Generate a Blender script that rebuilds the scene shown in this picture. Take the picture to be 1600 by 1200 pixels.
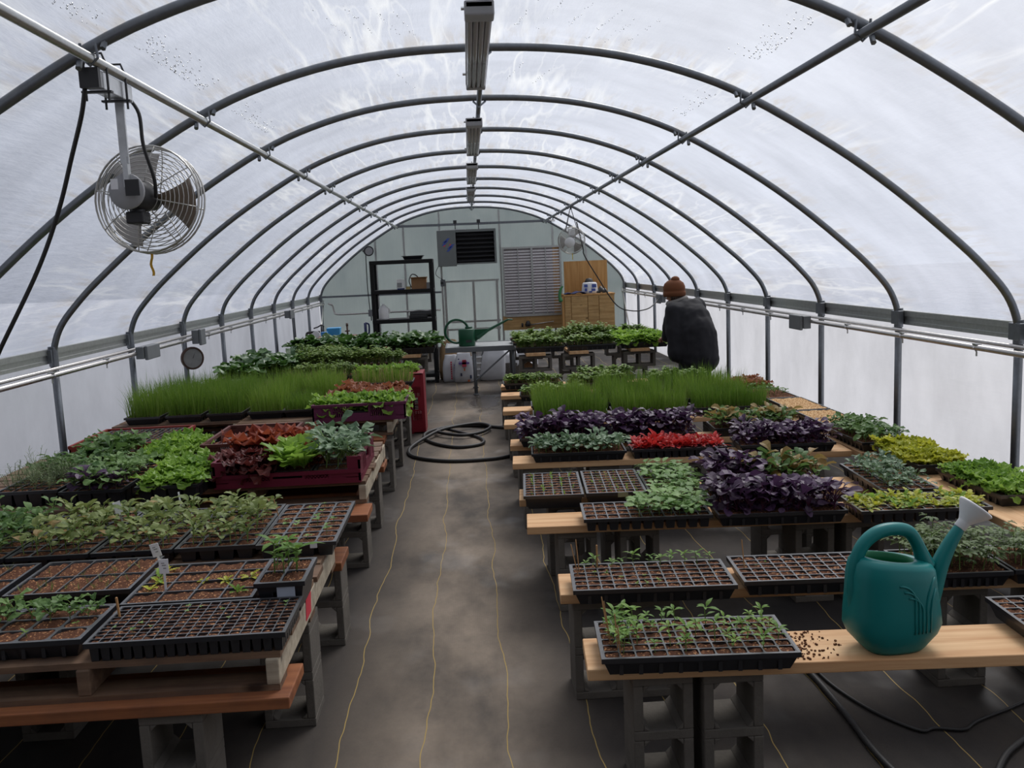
import bpy, math, random
from mathutils import Vector, Matrix
PI = math.pi
sc = bpy.context.scene
COL = sc.collection
for o in list(bpy.data.objects):
    bpy.data.objects.remove(o)

# ---------------------------------------------------------------- camera
CAM_F = 1387.06
yaw, pitch, roll, CX, CH = 0.0440, 0.1337, -0.0427, -0.1058, 1.6864
fw = Vector((math.sin(yaw)*math.cos(pitch), math.cos(yaw)*math.cos(pitch), -math.sin(pitch)))
rt = Vector((math.cos(yaw), -math.sin(yaw), 0)); up = rt.cross(fw)
r2 = math.cos(roll)*rt + math.sin(roll)*up
u2 = -math.sin(roll)*rt + math.cos(roll)*up
cam = bpy.data.cameras.new('camera'); camo = bpy.data.objects.new('camera', cam); COL.objects.link(camo)
cam.sensor_fit = 'HORIZONTAL'; cam.sensor_width = 36.0; cam.lens = 36.0*CAM_F/1600
cam.clip_start = 0.05; cam.clip_end = 500
M3 = Matrix((r2, u2, -fw)).transposed()
camo.matrix_world = Matrix.Translation((CX, 0, CH)) @ M3.to_4x4()
sc.camera = camo

# ---------------------------------------------------------------- world, sun, exposure
sc.view_settings.view_transform = 'Standard'; sc.view_settings.look = 'None'
sc.view_settings.gamma = 1.0; sc.view_settings.use_curve_mapping = False
sc.view_settings.exposure = -0.58
w = bpy.data.worlds.new('sky'); sc.world = w; w.use_nodes = True
nt = w.node_tree; nt.nodes.clear()
def wn(t, **k):
    n = nt.nodes.new(t)
    for a, b in k.items(): setattr(n, a, b)
    return n
out = wn('ShaderNodeOutputWorld'); bg = wn('ShaderNodeBackground'); tc = wn('ShaderNodeTexCoord')
dot = wn('ShaderNodeVectorMath', operation='DOT_PRODUCT'); dot.inputs[1].default_value = Vector((0.42, 0.52, 0.74)).normalized()
nt.links.new(tc.outputs['Generated'], dot.inputs[0])
rmp = wn('ShaderNodeValToRGB'); cr = rmp.color_ramp
cr.elements[0].position = 0.0; cr.elements[0].color = (0.08, 0.085, 0.10, 1)
cr.elements[1].position = 1.0; cr.elements[1].color = (1.9, 1.86, 1.82, 1)
e = cr.elements.new(0.5); e.color = (0.27, 0.285, 0.33, 1)
e = cr.elements.new(0.63); e.color = (0.66, 0.70, 0.80, 1)
e = cr.elements.new(0.84); e.color = (1.42, 1.46, 1.55, 1)
mp = wn('ShaderNodeMapRange'); mp.inputs[1].default_value = -1; mp.inputs[2].default_value = 1
nt.links.new(dot.outputs['Value'], mp.inputs[0]); nt.links.new(mp.outputs[0], rmp.inputs[0])
nt.links.new(rmp.outputs[0], bg.inputs[0]); bg.inputs[1].default_value = 0.9
nt.links.new(bg.outputs[0], out.inputs[0])
sun = bpy.data.lights.new('sun', 'SUN'); suno = bpy.data.objects.new('sun', sun); COL.objects.link(suno)
sun.energy = 5.2; sun.angle = math.radians(26); sun.color = (1.0, 0.95, 0.87)
suno.rotation_euler = Vector((-0.30, -0.54, -0.79)).to_track_quat('-Z', 'Y').to_euler()
suno.location = (4, 10, 12)

# ---------------------------------------------------------------- helpers
def tag(o, label=None, cat=None, group=None, kind=None):
    if label: o['label'] = label
    if cat: o['category'] = cat
    if group: o['group'] = group
    if kind: o['kind'] = kind
    return o
def empty(name, loc, label, cat, group=None, rz=0.0):
    o = bpy.data.objects.new(name, None); COL.objects.link(o); o.empty_display_size = 0.05
    o.location = loc; o.rotation_euler = (0, 0, rz)
    return tag(o, label, cat, group)
def link(name, me, parent=None, loc=None):
    o = bpy.data.objects.new(name, me); COL.objects.link(o)
    if parent: o.parent = parent
    if loc: o.location = loc
    return o
class MB:
    def __init__(s): s.v = []; s.f = []; s.m = []
    def add(s, vs, fs, mi=0, M=None):
        n = len(s.v)
        if M is not None: vs = [tuple(M @ Vector(a)) for a in vs]
        s.v += [tuple(a) for a in vs]
        s.f += [tuple(i+n for i in f) for f in fs]; s.m += [mi]*len(fs)
    def box(s, a, b, mi=0, M=None, taper=1.0):
        x0, y0, z0 = a; x1, y1, z1 = b; cx, cy = (x0+x1)/2, (y0+y1)/2
        def t(x, y): return (cx+(x-cx)*taper, cy+(y-cy)*taper)
        vs = [t(x0, y0)+(z0,), t(x1, y0)+(z0,), t(x1, y1)+(z0,), t(x0, y1)+(z0,),
              (x0, y0, z1), (x1, y0, z1), (x1, y1, z1), (x0, y1, z1)]
        s.add(vs, [(0, 3, 2, 1), (4, 5, 6, 7), (0, 1, 5, 4), (1, 2, 6, 5), (2, 3, 7, 6), (3, 0, 4, 7)], mi, M)
    def tube(s, pts, r, n=8, mi=0, cap=True, M=None, closed=False):
        pts = [Vector(p) for p in pts]; k = len(pts)
        rs = r if isinstance(r, (list, tuple)) else [r]*k
        vs = []; nrm = None
        for i, p in enumerate(pts):
            if closed: t = pts[(i+1) % k]-pts[i-1]
            else: t = pts[min(i+1, k-1)]-pts[max(i-1, 0)]
            t = t.normalized() if t.length > 1e-9 else Vector((0, 0, 1))
            if nrm is None:
                a = Vector((0, 0, 1)) if abs(t.z) < 0.9 else Vector((1, 0, 0)); nrm = t.cross(a).normalized()
            else:
                nrm = nrm-t*nrm.dot(t)
                nrm = nrm.normalized() if nrm.length > 1e-6 else t.orthogonal().normalized()
            b = t.cross(nrm)
            for j in range(n):
                a = 2*PI*j/n; vs.append(p+(nrm*math.cos(a)+b*math.sin(a))*rs[i])
        fs = []
        for i in range(k if closed else k-1):
            i2 = (i+1) % k
            for j in range(n):
                j2 = (j+1) % n; fs.append((i*n+j, i*n+j2, i2*n+j2, i2*n+j))
        if cap and not closed:
            fs.append(tuple(range(n-1, -1, -1))); fs.append(tuple((k-1)*n+j for j in range(n)))
        s.add(vs, fs, mi, M)
    def lathe(s, prof, n=16, mi=0, M=None, sx=1.0, sy=1.0):
        vs = []; fs = []
        for r, z in prof:
            for j in range(n):
                a = 2*PI*j/n; vs.append((r*math.cos(a)*sx, r*math.sin(a)*sy, z))
        for i in range(len(prof)-1):
            for j in range(n):
                j2 = (j+1) % n; fs.append((i*n+j, i*n+j2, (i+1)*n+j2, (i+1)*n+j))
        if prof[0][0] > 1e-4: fs.append(tuple(range(n-1, -1, -1)))
        if prof[-1][0] > 1e-4: fs.append(tuple((len(prof)-1)*n+j for j in range(n)))
        s.add(vs, fs, mi, M)
    def prism(s, poly, y0, y1, mi=0, M=None):   # polygon in x-z, extruded along y
        n = len(poly); vs = [(x, y0, z) for x, z in poly]+[(x, y1, z) for x, z in poly]
        fs = [tuple(range(n)), tuple(range(2*n-1, n-1, -1))]+[(i, (i+n), (i+1) % n+n, (i+1) % n) for i in range(n)]
        s.add(vs, fs, mi, M)
    def grid(s, fn, nu, nv, mi=0, flip=False):
        vs = [fn(i/nu, j/nv) for i in range(nu+1) for j in range(nv+1)]
        fs = []
        for i in range(nu):
            for j in range(nv):
                a = i*(nv+1)+j; q = (a, a+nv+1, a+nv+2, a+1); fs.append(q[::-1] if flip else q)
        s.add(vs, fs, mi)
    def mesh(s, name, mats, smooth=False):
        me = bpy.data.meshes.new(name); me.from_pydata(s.v, [], s.f)
        for m in (mats if isinstance(mats, (list, tuple)) else [mats]): me.materials.append(m)
        if any(s.m): me.polygons.foreach_set('material_index', s.m)
        if smooth: me.polygons.foreach_set('use_smooth', [True]*len(s.f))
        me.update(); return me
    def build(s, name, mats, parent=None, smooth=False, loc=None, bevel=0, label=None):
        o = link(name, s.mesh(name, mats, smooth), parent, loc)
        if bevel:
            m = o.modifiers.new('bevel', 'BEVEL'); m.width = bevel; m.segments = 2; m.limit_method = 'ANGLE'
        if label: o['label'] = label
        return o
def rot_to(d, up_hint=(0, 0, 1)):      # matrix taking +Z to d
    return Vector(d).normalized().to_track_quat('Z', 'Y').to_matrix().to_4x4()
def TR(loc, M=None):
    return Matrix.Translation(loc) @ (M if M is not None else Matrix.Identity(4))
def spline(pts, n=8, closed=False):    # Catmull-Rom
    P = [Vector(p) for p in pts]; k = len(P); o = []
    for i in range(k if closed else k-1):
        if closed: a, b, c, d = P[i-1], P[i], P[(i+1) % k], P[(i+2) % k]
        else: a, b, c, d = P[max(i-1, 0)], P[i], P[i+1], P[min(i+2, k-1)]
        for j in range(n):
            t = j/n
            o.append(0.5*((2*b)+(c-a)*t+(2*a-5*b+4*c-d)*t*t+(3*b-a-3*c+d)*t*t*t))
    if not closed: o.append(P[-1])
    return o
ORD = ['nearest', 'second', 'third', 'fourth', 'fifth', 'sixth', 'seventh', 'eighth', 'ninth', 'tenth', 'eleventh', 'twelfth', 'thirteenth', 'fourteenth']

# ---------------------------------------------------------------- materials
class NM:
    def __init__(s, name):
        s.m = bpy.data.materials.new(name); s.m.use_nodes = True; s.t = s.m.node_tree; s.t.nodes.clear()
        s.out = s.n('ShaderNodeOutputMaterial')
    def n(s, typ, ins=None, **k):
        n = s.t.nodes.new(typ)
        for a, b in k.items(): setattr(n, a, b)
        for a, b in (ins or {}).items():
            if hasattr(b, 'is_linked') or isinstance(b, bpy.types.NodeSocket): s.t.links.new(b, n.inputs[a])
            else: n.inputs[a].default_value = b
        return n
    def coord(s, kind='Object', scale=(1, 1, 1)):
        c = s.n('ShaderNodeTexCoord'); m = s.n('ShaderNodeMapping', {'Vector': c.outputs[kind], 'Scale': scale}); return m.outputs[0]
    def geo(s, scale=(1, 1, 1)):
        c = s.n('ShaderNodeNewGeometry'); m = s.n('ShaderNodeMapping', {'Vector': c.outputs['Position'], 'Scale': scale}); return m.outputs[0]
    def noise(s, vec, scale, detail=4, rough=.6):
        return s.n('ShaderNodeTexNoise', {'Vector': vec, 'Scale': scale, 'Detail': detail, 'Roughness': rough}).outputs['Fac']
    def ramp(s, fac, stops):
        r = s.n('ShaderNodeValToRGB', {'Fac': fac}); c = r.color_ramp
        while len(c.elements) < len(stops): c.elements.new(0.5)
        for e, (p, col) in zip(c.elements, stops):
            e.position = p; e.color = tuple(col)+(1,) if len(col) == 3 else col
        return r.outputs[0]
    def mix(s, f, a, b, blend='MIX'):
        n = s.n('ShaderNodeMix', data_type='RGBA', blend_type=blend)
        for i, x in ((0, f), (6, a), (7, b)):
            if isinstance(x, bpy.types.NodeSocket): s.t.links.new(x, n.inputs[i])
            else: n.inputs[i].default_value = (tuple(x)+(1,) if isinstance(x, (tuple, list)) and len(x) == 3 else x)
        return n.outputs[2]
    def math(s, op, a, b=0.0):
        return s.n('ShaderNodeMath', {0: a, 1: b}, operation=op).outputs[0]
    def bump(s, h, strength=.3, dist=.01):
        return s.n('ShaderNodeBump', {'Height': h, 'Strength': strength, 'Distance': dist}).outputs[0]
    def pbr(s, col, rough=.5, metal=0.0, nrm=None, spec=.5, **k):
        b = s.n('ShaderNodeBsdfPrincipled', {'Roughness': rough, 'Metallic': metal, 'Specular IOR Level': spec})
        if isinstance(col, bpy.types.NodeSocket): s.t.links.new(col, b.inputs['Base Color'])
        else: b.inputs['Base Color'].default_value = tuple(col)+(1,)
        if nrm is not None: s.t.links.new(nrm, b.inputs['Normal'])
        for a, v in k.items(): b.inputs[a.replace('_', ' ')].default_value = v
        return b.outputs[0]
    def done(s, sh): s.t.links.new(sh, s.out.inputs['Surface']); return s.m
def simple(name, col, rough=.5, metal=0.0, spec=.5):
    a = NM(name); nz = a.noise(a.coord(), 9, 3)
    c = a.mix(nz, tuple(x*.86 for x in col), tuple(min(1, x*1.12) for x in col))
    return a.done(a.pbr(c, rough, metal, spec=spec))
def S2L(r, g, b):
    return tuple(((c/255)/12.92 if c/255 <= .04045 else ((c/255+.055)/1.055)**2.4) for c in (r, g, b))

def film_mat(name, tr, tl, col, wr=1.0):
    a = NM(name); g = a.geo((1, 1, 1))
    n1 = a.noise(a.geo((3.0, .7, 3.0)), 2.2, 5, .65); n2 = a.noise(a.geo((9, 1.2, 9)), 3, 4, .6)
    h = a.math('ADD', n1, a.math('MULTIPLY', n2, .5))
    nrm = a.bump(h, .55*wr, .03)
    haze = a.noise(a.geo((.9, 1.3, .9)), 1.6, 6, .62)
    tcol = a.ramp(haze, [(0.28, tuple(c*.74 for c in col)), (0.72, tuple(c*.93 for c in col))])
    if wr > .9:
        px = a.n('ShaderNodeSeparateXYZ', {0: g}); fr = a.math('FRACT', a.math('ADD', a.math('DIVIDE', a.math('SUBTRACT', px.outputs[1], 3.715), 1.524), 10.0))
        dr = a.math('MINIMUM', fr, a.math('SUBTRACT', 1.0, fr))
        mk = a.n('ShaderNodeMapRange', {0: dr, 1: 0.02, 2: 0.20, 3: 1.0, 4: 0.0}).outputs[0]
        gather = a.noise(a.geo((16, 2.2, 16)), 1.2, 4, .6)
        gk = a.n('ShaderNodeMapRange', {0: gather, 1: .46, 2: .62, 3: 0.0, 4: 1.0}).outputs[0]
        tcol = a.mix(a.math('MULTIPLY', mk, gk), tcol, (.68, .66, .65))        # dusty gathers of film along each hoop
        for sc_, thr, amt in (((3.0, .30, 3.0), .032, .85), ((7.5, .9, 7.5), .03, .45)):      # long soft creases
            nc = a.noise(a.geo(sc_), 1.0, 3, .5); ln = a.math('ABSOLUTE', a.math('SUBTRACT', nc, .5))
            lk = a.n('ShaderNodeMapRange', {0: ln, 1: 0.0, 2: thr, 3: amt, 4: 0.0}).outputs[0]
            pt = a.n('ShaderNodeMapRange', {0: a.noise(a.geo((.5, .4, .5)), 1.0, 2), 1: .47, 2: .60, 3: 0.0, 4: 1.0}).outputs[0]
            tcol = a.mix(a.math('MULTIPLY', lk, pt), tcol, (.99, 1.0, 1.0))
        runs = a.noise(a.geo((1.1, 22, 1.1)), 1.0, 3, .5)
        rk = a.n('ShaderNodeMapRange', {0: runs, 1: .60, 2: .70, 3: 0.0, 4: .35}).outputs[0]
        tcol = a.mix(a.math('MULTIPLY', rk, mk), tcol, (.99, .99, 1.0))
    tp = a.n('ShaderNodeBsdfTransparent', {'Color': tcol}).outputs[0]
    tn = a.n('ShaderNodeBsdfTranslucent', {'Color': tcol, 'Normal': nrm}).outputs[0]
    gl = a.n('ShaderNodeBsdfGlossy', {'Color': (.9, .92, 1, 1), 'Roughness': .32, 'Normal': nrm}).outputs[0]
    m1 = a.n('ShaderNodeMixShader', {0: tl/(tr+tl), 1: tp, 2: tn}).outputs[0]
    m2 = a.n('ShaderNodeMixShader', {0: .07, 1: m1, 2: gl}).outputs[0]
    return a.done(m2)
M = {}
M['film'] = film_mat('roof_film', .76, .24, (.88, .915, 1.0))
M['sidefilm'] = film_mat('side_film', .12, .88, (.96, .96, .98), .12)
def poly_mat():
    a = NM('polycarbonate'); v = a.geo((1, 1, 1)); sx = a.n('ShaderNodeSeparateXYZ', {0: v})
    fl = a.noise(a.geo((60, 1, .4)), 1, 2); st = a.noise(a.geo((3.2, 1, 1.5)), 1, 4)
    col = a.mix(st, (.12, .15, .155), (.34, .36, .345)); col = a.mix(a.math('MULTIPLY', fl, .4), col, (.44, .47, .48))
    w = a.n('ShaderNodeTexWave', {'Vector': v, 'Scale': 28.0, 'Distortion': .4}, bands_direction='X').outputs['Fac']
    nrm = a.bump(w, .25, .004)
    tn = a.n('ShaderNodeBsdfTranslucent', {'Color': col, 'Normal': nrm}).outputs[0]
    tp = a.n('ShaderNodeBsdfRefraction', {'Color': (.62, .66, .66, 1), 'Roughness': .42, 'IOR': 1.22}).outputs[0]
    gl = a.n('ShaderNodeBsdfGlossy', {'Roughness': .18, 'Normal': nrm, 'Color': (.85, .9, .95, 1)}).outputs[0]
    m = a.n('ShaderNodeMixShader', {0: .40, 1: tn, 2: tp}).outputs[0]
    return a.done(a.n('ShaderNodeMixShader', {0: .10, 1: m, 2: gl}).outputs[0])
M['sidefilm_sunny'] = film_mat('side_film_dimmed', .12, .88, (.80, .80, .83), .12)  # same side film, colour lowered to hold down the sun on the right wall
M['poly'] = poly_mat()
def galv(name, col, rough=.38, metal=.85):
    a = NM(name); n = a.noise(a.geo((14, 14, 14)), 2, 4); c = a.mix(n, tuple(x*.75 for x in col), tuple(x*1.2 for x in col))
    return a.done(a.pbr(c, rough, metal))
M['galv'] = galv('galvanised_steel', (.20, .215, .235), .45); M['alu'] = galv('aluminium', (.52, .53, .52), .35)
M['pipe'] = galv('conduit_metal', (.55, .53, .51), .32); M['box'] = simple('grey_box', (.16, .17, .18), .55)
M['steel'] = galv('bright_steel', (.62, .63, .64), .3)
def wood(name, c1, c2, dirt=0.0, axis=0, knots=True):
    a = NM(name); s = [26, 26, 26]; s[axis] = 1.3
    oi = a.n('ShaderNodeObjectInfo'); c = a.n('ShaderNodeTexCoord')
    off = a.n('ShaderNodeVectorMath', {0: c.outputs['Object'], 1: a.n('ShaderNodeVectorMath', {0: (7.3, 3.1, 5.7), 'Scale': oi.outputs['Random']}, operation='SCALE').outputs[0]}, operation='ADD').outputs[0]
    v = a.n('ShaderNodeMapping', {'Vector': off, 'Scale': s}).outputs[0]
    g = a.noise(v, 1.0, 5, .65); col = a.ramp(g, [(.3, c1), (.7, c2)])
    if knots:
        vo = a.n('ShaderNodeTexVoronoi', {'Vector': a.n('ShaderNodeMapping', {'Vector': off, 'Scale': (2.2, 5, 5)}).outputs[0], 'Scale': 1.0})
        k = a.ramp(vo.outputs['Distance'], [(.05, (1, 1, 1)), (.11, (0, 0, 0))]); col = a.mix(k, col, tuple(x*.35 for x in c1))
    if dirt:
        d = a.ramp(a.noise(a.n('ShaderNodeMapping', {'Vector': off, 'Scale': (3, 3, 3)}).outputs[0], 2, 5), [(.45, (0, 0, 0)), (.7, (dirt, dirt, dirt))]); col = a.mix(d, col, (.05, .04, .035))
    return a.done(a.pbr(col, .7, nrm=a.bump(g, .25, .004), spec=.25))
M['plank'] = wood('fresh_lumber', S2L(190, 142, 98), S2L(224, 186, 142))
M['plank_y'] = wood('fresh_lumber_long', S2L(190, 142, 98), S2L(224, 186, 142), 0, 1)
M['plank_shaded'] = wood('shaded_lumber', S2L(112, 64, 40), S2L(156, 100, 64), .3)  # left plank lumber, darkened to stand in for shade on the fronts
M['pallet'] = wood('pallet_wood', S2L(92, 68, 54), S2L(134, 108, 86), .5)
M['pallet_end'] = wood('pallet_rough_wood', S2L(150, 138, 120), S2L(196, 184, 162), .3)
M['ply'] = wood('plywood', S2L(170, 122, 70), S2L(204, 160, 104), 0, 2, False)
M['osb'] = wood('chipboard', S2L(158, 122, 76), S2L(202, 168, 116), .2, 0)
M['stake'] = simple('bamboo', S2L(176, 132, 86), .6)
def concrete():
    a = NM('concrete'); v = a.coord(); n = a.noise(v, 60, 5, .7); n2 = a.noise(v, 6, 4)
    c = a.mix(n2, S2L(80, 76, 71), S2L(126, 120, 111)); c = a.mix(a.math('MULTIPLY', n, .5), c, S2L(80, 76, 72))
    return a.done(a.pbr(c, .92, nrm=a.bump(n, .5, .006), spec=.2))
M['concrete'] = concrete()
def floor_mat():
    a = NM('woven_ground_cloth'); v = a.geo(); x = a.n('ShaderNodeSeparateXYZ', {0: v})
    big = a.noise(a.geo((.7, .38, 1)), 2.4, 6, .62); fine = a.noise(v, 40, 4); mid = a.noise(a.geo((1.6, 1.0, 1)), 3.3, 5, .6)
    c = a.ramp(big, [(.36, S2L(66, 62, 58)), (.47, S2L(110, 100, 89)), (.62, S2L(152, 138, 122))])
    c = a.mix(a.math('MULTIPLY', mid, .45), c, S2L(112, 96, 80)); c = a.mix(a.math('MULTIPLY', fine, .35), c, S2L(80, 78, 76))
    wob = a.n('ShaderNodeTexNoise', {'Vector': a.geo((.9, 1.6, 1)), 'Scale': 1.0, 'Detail': 3.0}).outputs['Fac']
    xs = a.math('ADD', a.math('ADD', x.outputs[0], 0.6472-.05), a.math('MULTIPLY', wob, .10))
    fr = a.math('FRACT', a.math('ADD', a.math('DIVIDE', xs, .305), 40.5))
    ln = a.math('LESS_THAN', a.math('ABSOLUTE', a.math('SUBTRACT', fr, .5)), .0062)
    weave = a.n('ShaderNodeTexWave', {'Vector': v, 'Scale': 70.0}, bands_direction='X').outputs['Fac']
    wet = a.ramp(a.noise(a.geo((1.1, .8, 1)), 1.7, 3), [(.55, (.86, .86, .86)), (.68, (.42, .42, .42))])
    ctr = a.math('ABSOLUTE', a.math('ADD', x.outputs[0], .22)); dust_and_shade = a.n('ShaderNodeMapRange', {0: a.math('ADD', ctr, a.math('MULTIPLY', big, .5)), 1: .42, 2: .80, 3: 0.0, 4: .8}).outputs[0]
    c = a.mix(dust_and_shade, c, S2L(32, 31, 33))       # aisle dust, with the shade under the benches painted into the cloth colour
    c = a.mix(ln, c, S2L(160, 136, 80))
    pv = a.n('ShaderNodeVectorMath', {0: a.n('ShaderNodeMapping', {'Vector': v, 'Location': (-.06, -6.55, 0), 'Scale': (2.4, .6, 1)}).outputs[0]}, operation='LENGTH').outputs['Value']
    pud = a.n('ShaderNodeMapRange', {0: a.math('ADD', pv, a.math('MULTIPLY', mid, .9)), 1: .75, 2: 1.05, 3: 1.0, 4: 0.0}).outputs[0]
    wet = a.mix(pud, wet, (.12, .12, .12)); c = a.mix(a.math('MULTIPLY', pud, .5), c, (.02, .02, .022))
    return a.done(a.pbr(c, wet, nrm=a.bump(a.math('ADD', weave, fine), .12, .003), spec=.3))
M['floor'] = floor_mat(); M['darkwall'] = simple('unseen_dark_wall', (.06, .05, .045), .8)
M['outside'] = simple('outside_ground', (.40, .42, .47), .9)
def tray_mat():
    a = NM('black_plastic'); gn = a.n('ShaderNodeNewGeometry'); z = a.n('ShaderNodeSeparateXYZ', {0: gn.outputs['Normal']}).outputs[2]
    up_ = a.n('ShaderNodeMapRange', {0: z, 1: .75, 2: .95, 3: 0.0, 4: 1.0}).outputs[0]; n = a.noise(a.geo(), 30, 4)
    c = a.mix(a.math('MULTIPLY', up_, a.math('MULTIPLY', n, .8)), (.013, .014, .018), (.13, .13, .135))       # dust and reflected roof light painted grey onto up-facing rims
    return a.done(a.pbr(c, .36, spec=.7))
M['blackpl'] = tray_mat()
M['rubber'] = simple('black_rubber', (.018, .017, .017), .55)
M['greypl'] = simple('grey_plastic', (.32, .32, .33), .5)
M['white'] = simple('white_plastic', (.78, .78, .78), .45); M['paper'] = simple('paper_white', (.82, .82, .84), .8)
M['matte'] = simple('matte_black', (.010, .010, .011), .7, 0, .25); M['dark'] = simple('dark_metal', (.025, .025, .027), .5); M['red'] = simple('red_paint', (.55, .03, .05), .6)
def soil_mat(name, base, speck, amt):
    a = NM(name); v = a.geo(); n = a.noise(v, 55, 4, .7); c = a.mix(n, tuple(x*.45 for x in base), tuple(x*1.35 for x in base))
    vo = a.n('ShaderNodeTexVoronoi', {'Vector': v, 'Scale': 210.0}); k = a.ramp(vo.outputs['Color'], [(amt, (0, 0, 0)), (amt+.05, (1, 1, 1))])
    c = a.mix(k, c, speck); return a.done(a.pbr(c, .95, nrm=a.bump(n, .8, .01), spec=.15))
M['soil'] = soil_mat('potting_soil', S2L(92, 60, 44), S2L(168, 122, 86), .76)
M['gravel'] = soil_mat('vermiculite_grit', S2L(164, 122, 80), S2L(214, 182, 138), .55)
M['darksoil'] = soil_mat('dark_soil', S2L(70, 48, 36), S2L(150, 116, 88), .82)
LEAFM = {}
def leaf_mat(name, c1, c2, rough=.5, trans=.32, spec=.3):
    a = NM('leaf_'+name); oi = a.n('ShaderNodeObjectInfo'); n = a.noise(a.geo(), 22, 3)
    f = a.math('ADD', a.math('MULTIPLY', oi.outputs['Random'], .5), a.math('MULTIPLY', n, .5))
    c = a.ramp(f, [(.25, c1), (.75, c2)])
    p = a.pbr(c, rough, spec=spec)
    t = a.n('ShaderNodeBsdfTranslucent', {'Color': a.mix(.5, c, tuple(min(1, x*1.2) for x in c2))}).outputs[0]
    m = a.done(a.n('ShaderNodeMixShader', {0: trans, 1: p, 2: t}).outputs[0]); LEAFM[name] = m; return m
leaf_mat('pepper', S2L(84, 122, 44), S2L(122, 156, 66)); leaf_mat('tomato', S2L(78, 98, 58), S2L(118, 136, 84))
leaf_mat('kale', S2L(62, 96, 44), S2L(112, 142, 80), .5, .28, .3); leaf_mat('bluekale', S2L(64, 94, 66), S2L(118, 144, 108), .48, .24, .4)
leaf_mat('purple', S2L(52, 30, 52), S2L(86, 60, 92), .45, .2, .4); leaf_mat('purpstem', S2L(84, 40, 66), S2L(110, 64, 90))
leaf_mat('red', S2L(150, 26, 30), S2L(206, 58, 54), .45, .3); leaf_mat('maroon', S2L(62, 28, 30), S2L(104, 48, 44), .45, .25)
leaf_mat('redlet', S2L(124, 52, 38), S2L(164, 84, 56)); leaf_mat('lettuce', S2L(104, 146, 42), S2L(156, 190, 84), .4, .4)
leaf_mat('yellow', S2L(150, 160, 38), S2L(196, 196, 70), .4, .4); leaf_mat('bright', S2L(100, 140, 44), S2L(146, 180, 78), .45, .4, .3)
leaf_mat('melon', S2L(80, 120, 46), S2L(136, 168, 98), .5, .28, .35); leaf_mat('grass', S2L(70, 108, 32), S2L(116, 146, 54), .5, .38, .3)
leaf_mat('chard', S2L(40, 76, 30), S2L(80, 116, 54), .38, .24, .5); leaf_mat('parsley', S2L(84, 116, 46), S2L(128, 150, 70))
leaf_mat('brocc', S2L(88, 106, 50), S2L(138, 150, 88), .5, .28, .3); leaf_mat('brown', S2L(128, 104, 56), S2L(158, 136, 84))
leaf_mat('stem', S2L(112, 140, 72), S2L(150, 170, 104)); leaf_mat('dill', S2L(96, 116, 78), S2L(140, 154, 112))
leaf_mat('micro', S2L(84, 118, 44), S2L(136, 160, 78)); leaf_mat('rust', S2L(124, 70, 46), S2L(160, 104, 74))
leaf_mat('tips', S2L(140, 132, 84), S2L(176, 160, 112))
# ---------------------------------------------------------------- the house: film, hoops, end wall, floor
S = 1.524; Y0 = 3.715; YE = 18.955; YF = -1.1
RIB = [Y0+i*S for i in range(11)]
PROF = [(0, 2.915), (.4, 2.9), (.8, 2.848), (1.2, 2.742), (1.57, 2.588), (2.06, 2.30), (2.45, 2.025), (2.84, 1.70), (3.03, 1.515), (3.145, 1.375), (3.205, 1.24), (3.2256, 1.12)]
half = [(p.x, p.z) for p in spline([(x, 0, z) for x, z in PROF], 4)]
full = [(-x, z) for x, z in half[::-1]]+half[1:]
def offs(pr, d):
    o = []
    for i, (x, z) in enumerate(pr):
        a = pr[max(i-1, 0)]; b = pr[min(i+1, len(pr)-1)]; tx, tz = b[0]-a[0], b[1]-a[1]; L = math.hypot(tx, tz)
        o.append((x-tz/L*d, z+tx/L*d))
    return o
rnd = random.Random(5)
m = MB(); NYB = 8; ys = [YF+(YE-YF)*i/120 for i in range(121)]
ph = [rnd.uniform(0, 6.28) for _ in range(40)]
rows = []
for y in ys:
    t = ((y-Y0)/S) % 1.0; bulge = .032+.035*math.sin(PI*t)
    pr = offs(full, bulge); row = []
    for j, (x, z) in enumerate(pr):
        k = .007*math.sin(j*1.9+ph[int((y+9)/S) % 40])*(1-math.sin(PI*t)); row.append((x, y, z+k))
    rows.append(row)
for r_ in rows: m.v += r_
nj = len(rows[0])
for i in range(len(rows)-1):
    for j in range(nj-1): m.f.append((i*nj+j, i*nj+j+1, (i+1)*nj+j+1, (i+1)*nj+j)); m.m.append(0)
tag(m.build('ceiling', M['film'], smooth=True), kind='structure')
for sgn, nm in ((-1, 'wall_left'), (1, 'wall_right')):
    m = MB()
    m.grid(lambda u, v: (sgn*(3.272+.008*math.sin(u*61)*math.sin(v*3)), YF+(YE-YF)*u, 1.2*v), 120, 6)
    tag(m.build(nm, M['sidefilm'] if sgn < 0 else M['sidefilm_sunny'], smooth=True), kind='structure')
endp = [(-3.272, 0)]+[(x, z) for x, z in offs(full, .03)]+[(3.272, 0)]
for yy, nm in ((YE+.06, 'wall_back'), (YF, 'wall_front')):
    m = MB(); m.prism(endp, yy-.006, yy+.006); tag(m.build(nm, M['poly'] if yy > 0 else M['darkwall']), kind='structure')  # front wall is out of view, set near and dark to cut back light
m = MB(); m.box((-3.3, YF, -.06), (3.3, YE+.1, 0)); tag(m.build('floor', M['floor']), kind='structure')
m = MB()
for a, b in (((-70, -60, -.12), (-3.31, 90, -.07)), ((3.31, -60, -.12), (70, 90, -.07)), ((-3.31, -60, -.12), (3.31, YF-.02, -.07))): m.box(a, b)
m.box((-3.31, YE+.12, -.12), (3.31, 90, -.07), 1)
tag(m.build('ground', [M['outside'], simple('bright_ground', (.86, .87, .9), .8)]), kind='structure')  # strip behind the end wall made pale to brighten the wall's foot
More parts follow.
